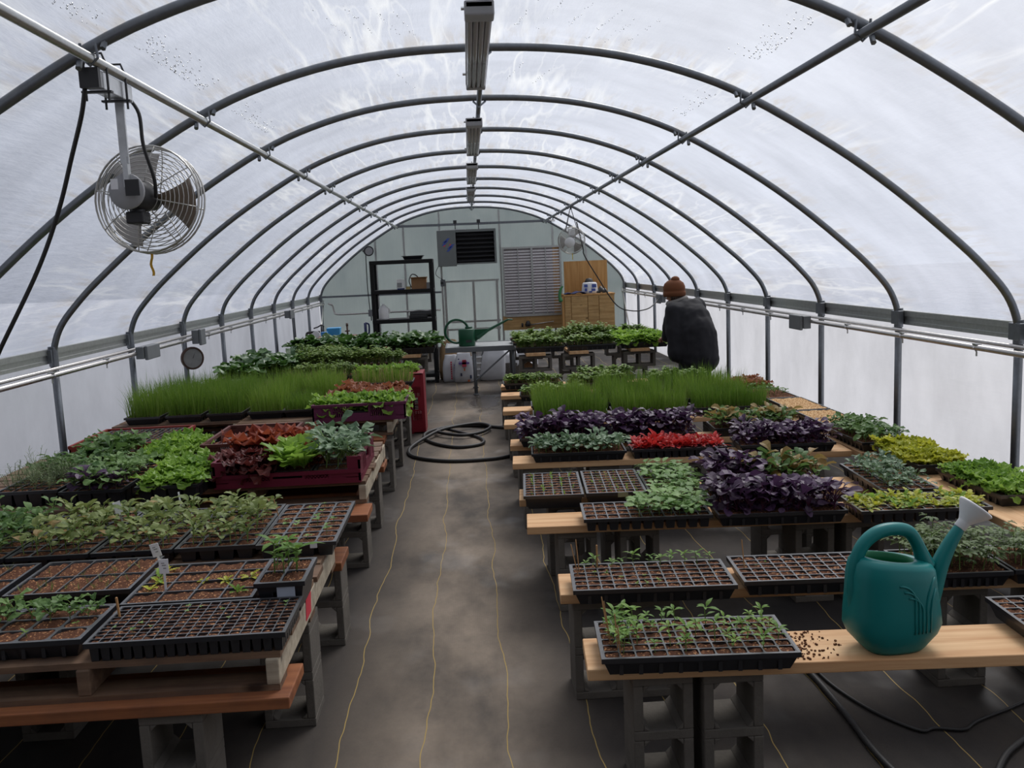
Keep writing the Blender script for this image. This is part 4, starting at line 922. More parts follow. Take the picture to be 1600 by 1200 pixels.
# ---------------------------------------------------------------- crates
def crate(label, x0, y0, x1, y1, z, H, mat, front=None, grp='plastic crates', M4=None, name='crate'):
    o = empty(name, (x0, y0, z), label, 'crate', grp); W, D = x1-x0, y1-y0; t = .012; front = front or H
    m = MB(); m.box((0, 0, 0), (W, D, .010))
    m.build('base', mat, o)
    def wall(a, b, h, nm):
        m = MB(); a = Vector(a); b = Vector(b); L = (b-a).length; X = (b-a).normalized(); Yv = Vector((-X.y, X.x, 0)); T = Matrix((X.to_4d(), Yv.to_4d(), Vector((0, 0, 1, 0)), (0, 0, 0, 1))).transposed(); T[0][3], T[1][3], T[2][3] = a.x, a.y, 0; T[3] = (0, 0, 0, 1)
        m.box((0, 0, .010), (L, t, .034), 0, T); m.box((-.001, -.006, h-.020), (L+.001, t, h), 0, T); m.box((0, 0, .03), (.10*L, t, h-.015), 0, T); m.box((.90*L, 0, .03), (L, t, h-.015), 0, T)
        if h > .07:
            m.box((.10*L, .002, .034), (.22*L, t-.002, h-.02), 0, T); m.box((.78*L, .002, .034), (.90*L, t-.002, h-.02), 0, T)
            nst = 7
            for k in range(nst):
                for lo, hi in ((.22, .38), (.62, .78)):
                    xx = (lo+(hi-lo)*(k+.5)/nst)*L; m.box((xx-.004, .001, .034), (xx+.004, t-.001, h-.02), 0, T)
            zz = .034+(h-.054)*.5
            m.box((.22*L, .001, zz-.004), (.38*L, t-.001, zz+.004), 0, T); m.box((.62*L, .001, zz-.004), (.78*L, t-.001, zz+.004), 0, T)
            m.box((.38*L, 0, .034), (.40*L, t, h-.02), 0, T); m.box((.60*L, 0, .034), (.62*L, t, h-.02), 0, T); m.box((.40*L, 0, .034), (.60*L, t, .034+(h-.054)*.35), 0, T)
        m.build(nm, mat, o)
    wall((0, 0, 0), (W, 0, 0), front, 'side_panel'); wall((W, D, 0), (0, D, 0), H, 'side_panel'); wall((W, 0, 0), (W, D, 0), H, 'end_panel'); wall((0, D, 0), (0, 0, 0), H, 'end_panel')
    if front < H:
        for x in (0, W-.07):
            m = MB(); m.box((x, 0, front-.01), (x+.07, t, H)); m.build('corner_post', mat, o)
    return o
maroon = plastic('maroon_plastic', S2L(104, 24, 48), .5); purp = plastic('purple_plastic', S2L(98, 40, 72), .5); crim = plastic('crimson_plastic', S2L(132, 24, 40), .5); brick = plastic('brick_red_plastic', S2L(128, 44, 34), .6)
crate('maroon plastic crate of mixed lettuce and kale on the left bench pallet', -1.52, 4.72, -.735, 5.40, ZP, .145, maroon, .075)
zc = ZP+.013
tray('narrow black tray of dark maroon frilly lettuce at the left inside the maroon crate', -1.36, 4.92, zc, 1, [('maroon', 5, 4, 1.7, 1)], nx=0, L=.34, W=.26)
tray('narrow black tray of rusty red lettuce at the back inside the maroon crate', -1.30, 5.22, zc, 0, [('redlet', 6, 4, 2.4, 1)], nx=0, L=.36, W=.24)
tray('narrow black tray of upright green romaine inside the maroon crate', -1.10, 4.92, zc, 1, [('romaine', 5, 3, 1.6, 1), ('redlet', 3, 3, 1.5, 1, .5, 1, 0, 1)], nx=0, L=.34, W=.20)
tray('black pot tray of tall grey green kale at the aisle side of the maroon crate', -.87, 5.02, zc, 1, [('tallkale', 6, 3, 1.1, 1)], nx=4, ny=2, L=.56, W=.24, style='six')
crate('purple plastic crate full of bright lettuce on the left bench beside the aisle', -1.335, 6.71, -.63, 7.19, ZP, .135, purp)
tray('tray of bright green lettuce spilling out of the purple crate', -.985, 6.95, ZP+.013, 0, [('bright', 9, 5, 1.9, 1)], nx=0, L=.66, W=.43, H=.06)
crate('brown plastic crate of brownish lettuce behind the purple crate', -1.285, 7.25, -.68, 7.85, ZP, .10, brick)
tray('tray of brownish red lettuce behind the purple crate', -.98, 7.55, ZP+.013, 0, [('rust', 8, 5, 1.7, 1)], nx=0, L=.56, W=.5, H=.06)
crate('red plastic crate holding a plug tray by the left wall', -2.74, 5.78, -2.12, 6.40, ZP, .085, brick)
cb = crate('dark brown plastic crate tucked behind the maroon crate', -1.80, 5.46, -1.30, 6.14, ZP, .11, plastic('brown_plastic', S2L(88, 44, 38), .6))
m = MB(); m.box((-.22, -.30, 0), (.22, .30, .045)); tag(m.build('seed_tray', M['blackpl'], loc=(-1.55, 5.80, ZP+.012), bevel=.006), 'upturned black tray inside the brown crate', 'seed tray')
uc = crate('crimson plastic crate standing on its end in the aisle by the left bench', 0, 0, .62, .38, 0, .145, crim)
uc.rotation_euler = (0, -PI/2, 0); uc.location = (-.615, 9.06, .002)
# ---------------------------------------------------------------- fans
guardm = galv('guard_wire', (.52, .51, .48), .4, .6); blade_m = simple('fan_blade', (.42, .40, .38), .45); tanblade = simple('fan_blade_tan', (.22, .17, .13), .5)
def fan(label, c, axis, R, hang, motor_front=False, white=False):
    o = empty('circulation_fan', c, label, 'fan', 'hanging circulation fans'); Q = rot_to(axis)
    m = MB()
    for side, z0 in ((1, .085), (-1, -.085)):
        for k in range(11):
            r_ = R*(.22+.078*k); z = z0*(1-.55*((r_/R)**3))
            m.tube([tuple(Q @ Vector((r_*math.cos(a*2*PI/36), r_*math.sin(a*2*PI/36), z))) for a in range(36)], .0022 if k < 10 else .004, 4, closed=True)
        for k in range(8):
            a = k*PI/4+.2
            m.tube([tuple(Q @ Vector((r_*math.cos(a), r_*math.sin(a), z0*(1-.55*((r_/R)**3))))) for r_ in (R*.2, R*.5, R*.8, R)], .0028, 4)
    for z in (-.03, 0, .03): m.tube([tuple(Q @ Vector((R*1.005*math.cos(a*2*PI/40), R*1.005*math.sin(a*2*PI/40), z))) for a in range(40)], .0035, 5, closed=True)
    m.build('guard', guardm, o, True)
    for k in range(3):
        a0 = 2*PI*k/3+1.2; m = MB()
        def bf(u, v):
            r_ = R*(.2+.7*u); a = a0+(v-.5)*(.75+.35*u); return tuple(Q @ Vector((r_*math.cos(a), r_*math.sin(a), (v-.5)*.10*(1.1-u*.4))))
        m.grid(bf, 6, 6); b = m.build('blade', tanblade if (k == 1 and not white) else blade_m, o, True); s_ = b.modifiers.new('solid', 'SOLIDIFY'); s_.thickness = .003
    s_ = 1 if motor_front else -1; col = M['greypl'] if white else M['dark']
    m = MB(); m.lathe([(.0, s_*-.03), (.045, s_*-.03), (.05, s_*.03), (.062, s_*.06), (.068, s_*.08), (.068, s_*.20), (.055, s_*.215), (0, s_*.215)], 24, 0, Q); m.build('motor', col, o, True)
    m = MB(); m.lathe([(0, s_*.215), (.078, s_*.215), (.08, s_*.222), (.078, s_*.232), (0, s_*.234)], 28, 0, Q); m.build('motor_plate', M['greypl'] if not white else M['white'], o, True)
    return o
f1 = fan('big round wire cage fan hanging from the left purlin near the camera', (-1.568, 4.30, 2.055), (.10, .98, -.10), .245, None)
m = MB()
for a, b, mt in (((-.075, -.262, .03), (-.045, -.258, .075), 0), ((-.015, -.262, .0), (.045, -.256, .07), 1)): m.box(a, b, mt)
m.build('motor_label', [M['paper'], M['dark']], f1, label='white label and black box on the motor back')
m = MB(); m.tube([(-.02, -.12, -.02), (-.02, -.13, -.10)], .035, 10); m.box((-.06, -.17, -.115), (.02, -.07, -.06)); m.build('capacitor_box', M['dark'], f1, bevel=.008)
m = MB(); m.box((-.030, -.245, .14), (.006, -.232, .43)); m.box((-.022, -.250, .04), (-.0, -.215, .17)); m.build('arm', M['steel'], f1)
m = MB(); m.tube(spline([(.0, -.18, .44), (.05, -.19, .36), (.06, -.2, .22), (.08, -.16, .08), (.07, -.13, .0)], 6), .008, 6); m.build('power_lead', M['rubber'], f1, True)
m = MB(); m.box((-.034, -.56, .402), (.034, -.20, .472)); m.build('mount_channel', M['steel'], f1, bevel=.004)
m = MB(); m.box((-.038, -.575, .398), (.038, -.55, .476)); m.build('channel_end', M['dark'], f1)
m = MB()
for y in (-.50, -.30):
    m.tube([(-.045, y, .36), (-.045, y, .50), (-.03, y, .545), (.03, y, .545), (.045, y, .50), (.045, y, .36)], .005, 6); m.box((-.06, y-.012, .39), (.06, y+.012, .398))
m.build('u_bolt', M['dark'], f1)
m = MB(); m.grid(lambda u, v: (-.02+.012*v+.004*math.sin(u*9), -.02+.003*math.cos(u*7), -.24-.11*u), 8, 1); rb = m.build('ribbon', simple('yellow_ribbon', S2L(206, 158, 40), .6), f1); s_ = rb.modifiers.new('solid', 'SOLIDIFY'); s_.thickness = .001
m = MB(); m.tube(spline([(-1.60, 3.76, 2.455), (-1.64, 3.80, 2.36), (-1.735, 3.9, 2.22), (-1.85, 3.98, 2.0), (-1.985, 4.02, 1.75), (-2.18, 4.02, 1.42), (-2.42, 4.2, 1.16), (-2.9, 4.6, 1.04), (-3.11, 5.0, 1.03)], 8), .0095, 7)
tag(m.build('extension_cord', M['rubber'], smooth=True), 'thick black cord drooping from the near fan mount to the left wall', 'cord')
f2 = fan('small white fan with wire cage hanging near the far end from the right purlin', (1.538, 14.0, 2.02), (-.25, -.95, -.18), .21, None, True, True)
m = MB()
for x, y in ((-.10, -.03), (.10, -.03), (-.08, .06)): m.tube([(x, y, .14), (0, 0, .52)], .006, 5)
m.build('hanging_chain', M['dark'], f2)
m = MB(); m.box((-.05, -.09, .07), (.05, .0, .18)); m.build('control_box', M['white'], f2, bevel=.01)
m = MB(); m.box((.0, -.02, -.30), (.012, -.018, -.20)); m.build('ribbon', simple('yellow_ribbon_small', S2L(206, 180, 40), .6), f2)
m = MB(); m.tube(spline([(1.62, 13.95, 2.30), (1.70, 13.9, 1.9), (1.72, 13.9, 1.78), (1.90, 13.9, 1.46), (2.19, 13.9, 1.0), (2.44, 13.9, .885), (2.75, 14.1, .90), (3.04, 14.65, 1.02)], 8), .010, 6)
tag(m.build('extension_cord', M['rubber'], smooth=True), 'dark cord swooping from the far fan to the right wall box', 'cord')
# ---------------------------------------------------------------- hose and floor cords
m = MB(); hz = .016
hose = [(.75, 8.75, hz), (.30, 8.98, hz), (-.05, 9.22, hz), (-.35, 9.28, hz), (-.58, 9.05, hz), (-.62, 8.75, hz), (-.50, 8.40, hz), (-.28, 8.17, hz), (-.06, 8.26, hz), (-.05, 8.52, hz), (-.22, 8.85, hz), (-.45, 9.05, hz*2.6), (-.48, 8.85, hz*2.6), (-.25, 8.66, hz*2.2), (-.05, 8.78, hz*2.0), (.05, 9.05, hz*2.4), (-.10, 9.2, hz*3), (-.42, 8.95, hz*3.4), (-.60, 8.60, hz*2.5), (-.73, 8.2, hz), (-.66, 7.83, hz), (-.36, 7.59, hz), (.0, 7.58, hz), (.25, 7.70, hz), (.8, 8.0, hz)]
m.tube(spline(hose, 8), .0165, 8); tag(m.build('garden_hose', M['rubber'], smooth=True), 'coiled dark garden hose lying in the aisle between the benches', 'hose')
m = MB(); m.tube(spline([(1.15, 3.9, .012), (1.17, 3.5, .012), (1.19, 3.27, .012), (1.19, 2.99, .012), (1.186, 2.66, .012), (1.25, 2.2, .012)], 8), .012, 7); tag(m.build('extension_cord', M['rubber'], smooth=True), 'thick black cord on the floor under the nearest right plank', 'cord')
m = MB(); m.tube(spline([(1.22, 3.5, .008), (1.23, 3.26, .008), (1.27, 3.08, .008), (1.325, 2.95, .008), (1.40, 2.85, .008), (1.455, 2.86, .008), (1.55, 2.84, .008), (1.63, 2.89, .008), (1.87, 3.0, .008), (2.2, 3.2, .008)], 8), .006, 6); tag(m.build('extension_cord', M['rubber'], smooth=True), 'thin kinked black cord curling across the floor at lower right', 'cord')
m = MB(); m.tube(spline([(1.3, 2.3, .012), (1.54, 2.61, .012), (1.71, 2.75, .012), (2.1, 3.0, .012)], 8), .011, 6); tag(m.build('extension_cord', M['rubber'], smooth=True), 'black cord at the lower right corner of the photo', 'cord')
# ---------------------------------------------------------------- far end: shelf, table, bags, heater, louvre, cabinets
sh = empty('shelving_unit', (-1.07, 13.3, 0), 'black plastic shelving unit standing at the far left of the aisle', 'shelf')
for x in (-.43, .43):
    for y in (-.2, .2):
        m = MB(); m.box((x-.028, y-.028, 0), (x+.028, y+.028, 1.80)); m.build('post', M['matte'], sh, bevel=.006)
for z in (.12, .52, .94, 1.37, 1.80):
    m = MB(); m.box((-.46, -.23, z-.035), (.46, .23, z+.02)); m.build('shelf_board', M['matte'], sh, bevel=.008)
def item(name, label, cat, loc, mb, mats, smooth=False, bevel=0, grp=None, rz=0):
    o = mb.build(name, mats, None, smooth, loc, bevel); o.rotation_euler = (0, 0, rz); return tag(o, label, cat, grp)
card = simple('cardboard', S2L(150, 112, 78), .8)
m = MB(); m.box((-.15, -.12, 0), (.15, .12, .05), taper=.8); m.box((-.16, -.13, .045), (.16, .13, .055)); item('plastic_tray', 'shallow black tray on top of the black shelving unit', 'tray', (-.90, 13.25, 1.82), m, M['blackpl'])
bx = empty('cardboard_box', (-.83, 13.25, 1.39), 'open cardboard box on the second shelf of the black shelving unit', 'box')
m = MB(); m.box((-.11, -.1, 0), (.11, .1, .15)); m.build('box_body', card, bx)
for s_, mm in ((-1, 'flap'), (1, 'flap')):
    m = MB(); m.add([(-.11, s_*.1, .15), (.11, s_*.1, .15), (.12, s_*.17, .17), (-.12, s_*.17, .17)], [(0, 1, 2, 3)]); f_ = m.build(mm, card, bx); k_ = f_.modifiers.new('s', 'SOLIDIFY'); k_.thickness = .004
m = MB(); m.tube(spline([(-.11, -.08, .02), (-.14, -.09, .12), (-.10, -.09, .21), (-.04, -.05, .20), (.0, 0, .15)], 6), .008, 6); m.build('cable', M['rubber'], bx, True)
m = MB(); m.box((-.055, -.05, 0), (.055, .05, .15)); m.box((-.05, -.0515, .03), (.02, -.05, .10), 1); m.box((-.05, -.0515, .0), (.055, -.05, .02), 2)
item('carton', 'small white carton on the second shelf left of the cardboard box', 'box', (-1.10, 13.22, 1.39), m, [M['white'], M['greypl'], simple('navy_print', (.02, .03, .12), .6)])
m = MB(); m.box((-.03, -.04, 0), (.03, .04, .04)); item('seed_packet', 'yellowish packet beside the carton on the second shelf', 'packet', (-.99, 13.2, 1.39), m, simple('packet_tan', (.4, .3, .12), .7))
m = MB(); m.box((-.035, -.04, 0), (.035, .04, .09)); item('small_box', 'grey small box at the right end of the second shelf', 'box', (-.69, 13.2, 1.39), m, M['greypl'])
j = empty('plastic_jug', (-1.37, 13.2, .96), 'translucent white plastic jug on the third shelf', 'jug')
m = MB(); m.lathe([(.0, 0), (.072, 0), (.075, .02), (.075, .15), (.05, .19), (.022, .21), (.022, .225), (0, .225)], 18); m.build('jug_body', M['white'], j, True)
m = MB(); m.tube(spline([(.06, 0, .17), (.085, 0, .14), (.08, 0, .09)], 5), .012, 6); m.build('handle', M['white'], j, True)
pt = empty('power_tool', (-.83, 13.2, .96), 'dark power tool lying on the third shelf', 'tool')
m = MB(); m.tube([(-.16, 0, .06), (.16, 0, .055)], .045, 10); m.box((-.17, -.05, 0), (.1, .05, .05)); m.build('tool_body', M['dark'], pt, bevel=.01)
m = MB(); m.tube(spline([(-.1, 0, .10), (-.02, 0, .115), (.1, 0, .10), (.18, 0, .12)], 5), .012, 6); m.build('handle', M['greypl'], pt, True)
# metal table with the green can
tb = empty('metal_table', (0.0, 11.95, 0), 'grey metal work table standing in the aisle before the end wall', 'table')
m = MB(); m.box((-.44, -.36, .615), (.46, .40, .635)); m.build('tabletop', M['alu'], tb)
m = MB(); m.box((-.45, -.37, .575), (.47, -.345, .64)); m.box((-.45, .385, .575), (.47, .41, .64)); m.box((-.45, -.345, .575), (-.43, .385, .64)); m.box((.45, -.345, .575), (.47, .385, .64)); m.build('apron', M['box'], tb)
for x, y in ((-.075, -.33), (-.075, .37), (.44, -.33), (.44, .37)):
    m = MB(); m.tube([(x, y, .58), (x+.005, y, .0)], .024, 8); m.lathe([(.04, 0), (.04, .012), (.024, .02)], 10, 0, TR((x+.005, y, 0))); m.build('leg', M['box'], tb, True)
m = MB(); m.tube([(-.06, -.345, .20), (.40, -.345, .58)], .012, 6); m.build('brace', M['box'], tb)
gc = empty('watering_can', (-.16, 11.85, .635), 'dark green long spouted watering can with ring handle on the metal table', 'watering can', None, .05)
gm = plastic('dark_green_plastic', S2L(22, 78, 52), .4)
m = MB(); m.lathe([(.0, 0), (.105, 0), (.112, .01), (.112, .215), (.10, .228), (.0, .23)], 24, 0, None, 1, .85); m.lathe([(.05, .225), (.05, .255), (.0, .258)], 16, 0, TR((.03, 0, 0))); m.build('body', gm, gc, True)
m = MB(); m.tube([(-.13+.155*math.cos(a), 0, .20+.155*math.sin(a)) for a in [(-1.35-4.9*k/30) for k in range(31)]], .0165, 8); m.build('handle', gm, gc, True)
m = MB(); m.prism([(.09, .04), (.09, .215), (.28, .215), (.285, .18)], -.016, .016); m.tube([(.14, 0, .10), (.28, 0, .19), (.56, 0, .325), (.62, 0, .32)], [.035, .022, .013, .010], 8); m.build('spout', gm, gc)
m = MB(); m.box((-.02, -.097, .05), (.055, -.093, .085)); m.build('nameplate', M['dark'], gc)
# sacks under and behind the table
def sack(name, label, x, y, w, d, h, mat, seed, parts=(), lean=0.0, cat='sack', grp='sacks at the far end', z=0):
    o = empty(name, (x, y, z), label, cat, grp); rr = random.Random(seed); m = MB(); n_ = 20; secs_ = [(0, .92), (.05, 1.05), (.25, 1.10), (.5, 1.05), (.75, .95), (.9, .8), (1.0, .72)]
    vs = []
    for t, s_ in secs_:
        for k in range(n_):
            a = 2*PI*k/n_; c_, q_ = math.cos(a), math.sin(a); e = 2/3.2; px = math.copysign(abs(c_)**e, c_)*w/2*s_; py = math.copysign(abs(q_)**e, q_)*d/2*(s_ if t < .8 else s_*.45); f_ = 1+rr.uniform(-.05, .05)
            vs.append((px*f_+lean*t, py*f_, h*t+rr.uniform(-.02, .02)*h*(t > .05)))
    fs = [tuple(range(n_-1, -1, -1))]+[(i*n_+k, i*n_+(k+1) % n_, (i+1)*n_+(k+1) % n_, (i+1)*n_+k) for i in range(len(secs_)-1) for k in range(n_)]+[tuple((len(secs_)-1)*n_+k for k in range(n_))]
    m.add(vs, fs); b = m.build('sack_body', mat, o, True)
    for nm, (a, b_), mt in parts:
        m = MB(); m.box((a[0]*w/2, -d/2*1.16, a[1]*h), (b_[0]*w/2, -d/2*1.16+.006, b_[1]*h)); m.build(nm, mt, o)
    return o
sackw = simple('woven_white_plastic', (.55, .55, .57), .5); pr = simple('purple_print', (.16, .10, .36), .6); rd = simple('red_print', (.55, .06, .10), .6); kraft = simple('kraft_paper', S2L(150, 122, 88), .8); navy = simple('navy_mark', (.03, .04, .10), .6); orng = simple('orange_print', (.6, .16, .05), .6)
prts = [('print', ((-.55, .64), (.60, .71)), pr), ('print', ((-.16, .55), (.28, .79)), rd), ('print', ((-.02, .42), (.14, .50)), orng), ('print', ((-.40, .24), (-.22, .34)), navy), ('print', ((.62, .14), (.80, .26)), navy), ('print', ((.35, .04), (.6, .10)), orng), ('print', ((-.6, .80), (-.46, .84)), navy)]
prts += [('print', ((-.5+.16*k, .725), (-.41+.16*k, .75)), pr) for k in range(6)]
sack('sack', 'white printed potting mix sack with red and purple print standing under the metal table', -.23, 13.0, .27, .20, .43, sackw, 1, prts)
sack('sack', 'white sack with vertical red lettering left of the printed sack', -.42, 13.12, .24, .18, .40, sackw, 2, [('lettering', ((-.05, .12+.085*k), (.12, .18+.085*k)), rd) for k in range(8)]+[('lettering', ((.38, .1+.1*k), (.52, .17+.1*k)), pr) for k in range(6)])
sack('sack', 'tan and clear sack with knotted top behind the two printed sacks', -.44, 13.42, .30, .22, .60, kraft, 3)
sack('sack', 'second tan sack behind the printed sack, half hidden by the table', -.16, 13.5, .28, .22, .56, kraft, 4)
m = MB()
for k in range(6): m.lathe([(.0, .09*k), (.075, .09*k), (.09, .09*k+.075), (.096, .09*k+.078), (.096, .09*k+.092), (.0, .09*k+.0921)], 16)
item('pot_stack', 'stack of white plastic pots beside the printed sack', 'pots', (-.03, 13.1, 0), m, M['white'], True)
m = MB(); m.lathe([(0, 0), (.16, 0), (.19, .50), (.20, .52), (.0, .52)], 20); item('bin', 'black round bin in the shade behind the metal table', 'bin', (.06, 13.6, 0), m, M['blackpl'], True)
sack('sack', 'large plain white sack leaning behind the metal table leg', .17, 13.1, .36, .25, .50, sackw, 6, lean=.06)
o = empty('dust_sheet', (.55, 13.5, 0), 'white plastic sheet draped over a heap right of the metal table', 'sheet'); m = MB(); rr = random.Random(8)
hgt = [[rr.uniform(-.03, .03) for _ in range(20)] for _ in range(20)]
m.grid(lambda u, v: ((u-.5)*.66, (v-.5)*.6, max(.22, .47-.9*abs(u-.45)**1.5-.4*abs(v-.6))+hgt[int(u*15)][int(v*11)]), 15, 11); m.grid(lambda u, v: ((u-.5)*.66, -.30-.03*math.sin(u*14)*(1-v), .21+.05*math.sin(u*9+1)+v*.20-.3*abs(u-.45)**1.5*v), 15, 6); s_ = m.build('sheet', M['paper'], o, True); k_ = s_.modifiers.new('s', 'SOLIDIFY'); k_.thickness = .004
m = MB(); m.box((-.16, -.12, 0), (.16, .12, .23)); item('grey_bin', 'grey block under the draped white sheet', 'block', (.50, 13.30, 0), m, M['concrete'], bevel=.01)
m = MB(); m.box((-.1, -.1, 0), (.1, .1, .28)); item('cardboard_box', 'brown box beside the draped white sheet at the raised bench', 'box', (.78, 13.4, 0), m, card)
# heater
ht = empty('unit_heater', (-.10, 18.45, 1.70), 'grey unit heater with dark louvres hanging before the end wall', 'heater')
hm = simple('heater_paint', (.15, .165, .16), .45)
m = MB(); m.box((-.60, -.20, 0), (-.22, .3, .73)); m.build('cabinet', hm, ht, bevel=.01)
m = MB(); m.box((-.22, -.19, .03), (.60, -.17, .06)); m.box((-.22, -.19, .68), (.60, -.17, .73)); m.box((.56, -.20, .03), (.60, .3, .73)); m.box((-.22, .2, .03), (.58, .3, .73)); m.box((-.22, -.17, .70), (.58, .3, .73)); m.box((-.22, -.17, .03), (.58, .3, .05)); m.build('outlet_frame', hm, ht)
for k in range(7):
    m = MB(); z = .09+k*.088; m.add([(-.21, -.18, z), (.56, -.18, z), (.56, -.10, z+.055), (-.21, -.10, z+.055)], [(0, 1, 2, 3)]); l_ = m.build('louvre', M['dark'], ht); q_ = l_.modifiers.new('s', 'SOLIDIFY'); q_.thickness = .006
m = MB(); m.box((-.2, .12, .06), (.56, .14, .70)); m.build('coil', M['dark'], ht)
bl = simple('logo_blue', (.05, .09, .34), .5)
m = MB()
for dx, dz in ((-.46, .42), (-.37, .30)):
    for k, (a, b) in enumerate(((0, .10), (.015, .13))): m.add([(dx+a-.05, -.203, dz+k*.055), (dx+a, -.203, dz+k*.055-.0), (dx+b, -.203, dz+.10+k*.045), (dx+b-.055, -.203, dz+.10+k*.045)], [(0, 1, 2, 3)])
m.build('emblem', bl, ht)
m = MB(); m.add([(-.475, -.204, .40), (-.445, -.204, .40), (-.43, -.204, .43), (-.46, -.204, .43)], [(0, 1, 2, 3)]); m.add([(-.36, -.204, .42), (-.33, -.204, .42), (-.315, -.204, .45), (-.345, -.204, .45)], [(0, 1, 2, 3)]); m.build('emblem_accent', rd, ht)
for x in (-.22, .26):
    m = MB(); m.tube([(x, .05, .73), (x, .05, .92)], .010, 6); m.box((x-.035, .01, .86), (x+.035, .08, .93)); m.build('hanger_rod', M['dark'], ht)
m = MB(); m.box((-.45, -.1, .73), (.0, .2, .745)); m.build('top_flange', M['steel'], ht)
# louvre window
lw = empty('window_1', (1.255, 18.93, 1.32), None, None); lw['kind'] = 'structure'
m = MB(); W_, H_ = .585, .69
for a, b in (((-W_-.04, -.05, -H_-.04), (-W_, .0, H_+.04)), ((W_, -.05, -H_-.04), (W_+.04, .0, H_+.04)), ((-W_, -.05, H_), (W_, .0, H_+.04)), ((-W_, -.05, -H_-.05), (W_, .0, -H_))): m.box(a, b)
m.box((-.022, -.055, -H_), (.022, -.03, H_)); m.box((-.30, -.052, -H_), (-.285, -.035, H_)); m.box((.285, -.052, -H_), (.30, -.035, H_)); m.build('window_frame', M['alu'], lw)
slm = galv('slat_metal', (.74, .72, .73), .4, .4); m = MB()
for k in range(22):
    z = -H_+.03+k*(2*H_-.04)/22; m.box((-W_, -.028, z), (W_, -.012, z+.03)); m.box((-W_, -.03, z+.026), (W_, -.022, z+.034))
m.build('window_slats', slm, lw)
m = MB(); m.box((-W_, -.009, -H_), (W_-.14, -.003, H_)); m.build('window_backing', simple('shutter_shadow', (.30, .27, .28), .6), lw)  # dark panel added behind the slats so their gaps read as shadow
m = MB(); m.box((W_-.14, -.009, -H_), (W_, -.003, H_)); m.build('window_backing', M['ply'], lw)
tag((lambda m: (m.box((.60, 18.90, .30), (1.86, 18.93, .60)), m.build('trim_11', M['osb']))[1])(MB()), kind='structure')
o = empty('tap_fitting', (1.12, 18.86, .42), 'dark pipe fitting with a thin pipe on the tan board under the louvre window', 'pipe fitting')
m = MB(); m.lathe([(0, -.05), (.05, -.05), (.06, 0), (.03, .06), (0, .07)], 12); m.tube([(-.12, 0, -.06), (-.12, 0, .02)], .02, 8); m.build('fitting', M['dark'], o, True); m = MB(); m.tube([(.05, 0, -.02), (.55, 0, .03)], .012, 6); m.build('pipe', M['pipe'], o, True)
# plywood cabinet and sheet
cb2 = empty('plywood_cabinet', (2.34, 18.35, 0), 'chipboard cabinet box standing in the far right corner', 'cabinet')
m = MB(); m.box((-.51, -.30, 0), (.51, .30, 1.0)); m.build('carcass', M['osb'], cb2)
m = MB(); m.box((-.525, -.32, 1.0), (.525, .32, 1.03)); m.build('lid', M['ply'], cb2)
for k, (a, b) in enumerate(((-.505, -.38), (-.37, -.04), (-.03, .19), (.20, .505))):
    m = MB(); m.box((a, -.315, .30), (b-.006, -.30, .99)); m.build('front_board', M['osb'], cb2)
m = MB(); m.box((-.505, -.315, .02), (.505, -.30, .285)); m.build('front_board', M['osb'], cb2)
m = MB(); m.box((-.56, -.30, .0), (-.512, -.26, 1.0)); m.build('batten', M['ply'], cb2)
m = MB(); m.box((1.92, 18.82, .95), (2.84, 18.84, 1.70)); m.box((1.92, 18.80, .95), (1.96, 18.82, 1.70)); tag(m.build('plywood_sheet', M['ply']), 'upright plywood sheet behind the chipboard cabinet', 'plywood')
jb = empty('printed_bag', (2.38, 18.25, 1.03), 'white bag with blue print sitting on the chipboard cabinet', 'bag')
m = MB(); m.lathe([(0, 0), (.165, 0), (.17, .05), (.15, .20), (.13, .225), (0, .23)], 18, 0, None, 1, .7); m.build('bag_body', M['white'], jb, True)
m = MB()
for a, b in (((-.13, .13), (-.06, .19)), ((-.12, .05), (-.07, .11)), ((.03, .12), (.12, .19)), ((.02, .05), (.10, .10)), ((-.03, .02), (.03, .05))): m.box((a[0], -.125, a[1]), (b[0], -.118, b[1]))
m.build('print', bl, jb)
m = MB(); m.lathe([(0, 0), (.10, 0), (.10, .22), (.06, .30), (.0, .31)], 14); item('dark_bottle', 'dark round topped container behind the white bag', 'container', (2.40, 18.48, 1.03), m, M['dark'], True)
m = MB(); m.grid(lambda u, v: ((u-.5)*.44, (v-.5)*.3, .005+.03*math.sin(u*9)*math.sin(v*6+1)**2+.05*math.exp(-((u-.6)*5)**2)), 14, 8); s_ = item('cloth', 'crumpled dark blue cloth on the left of the cabinet lid', 'cloth', (2.06, 18.2, 1.035), m, simple('navy_cloth', (.03, .04, .12), .9), True); k_ = s_.modifiers.new('s', 'SOLIDIFY'); k_.thickness = .01
m = MB(); m.grid(lambda u, v: ((u-.5)*.28, (v-.5)*.26, .01+.12*max(0, math.sin(u*3.1))*math.sin(v*3.1)**.5+.02*math.sin(u*17)), 12, 8); s_ = item('cloth', 'dark cloth heap at the right of the white bag', 'cloth', (2.62, 18.3, 1.03), m, M['dark'], True); k_ = s_.modifiers.new('s', 'SOLIDIFY'); k_.thickness = .01
m = MB(); m.tube(spline([(0, 0, -.16), (-.03, 0, -.05), (-.01, 0, .08), (.04, 0, .16)], 6), [.02, .04, .045, .04, .035, .03, .03, .03, .03, .03, .03, .03, .028, .026, .024, .022, .02, .018, .015][:19], 8); item('garden_glove', 'green rolled glove hanging at the left edge of the cabinet', 'glove', (1.76, 18.02, 1.05), m, simple('green_fabric', (.06, .22, .08), .8), True)
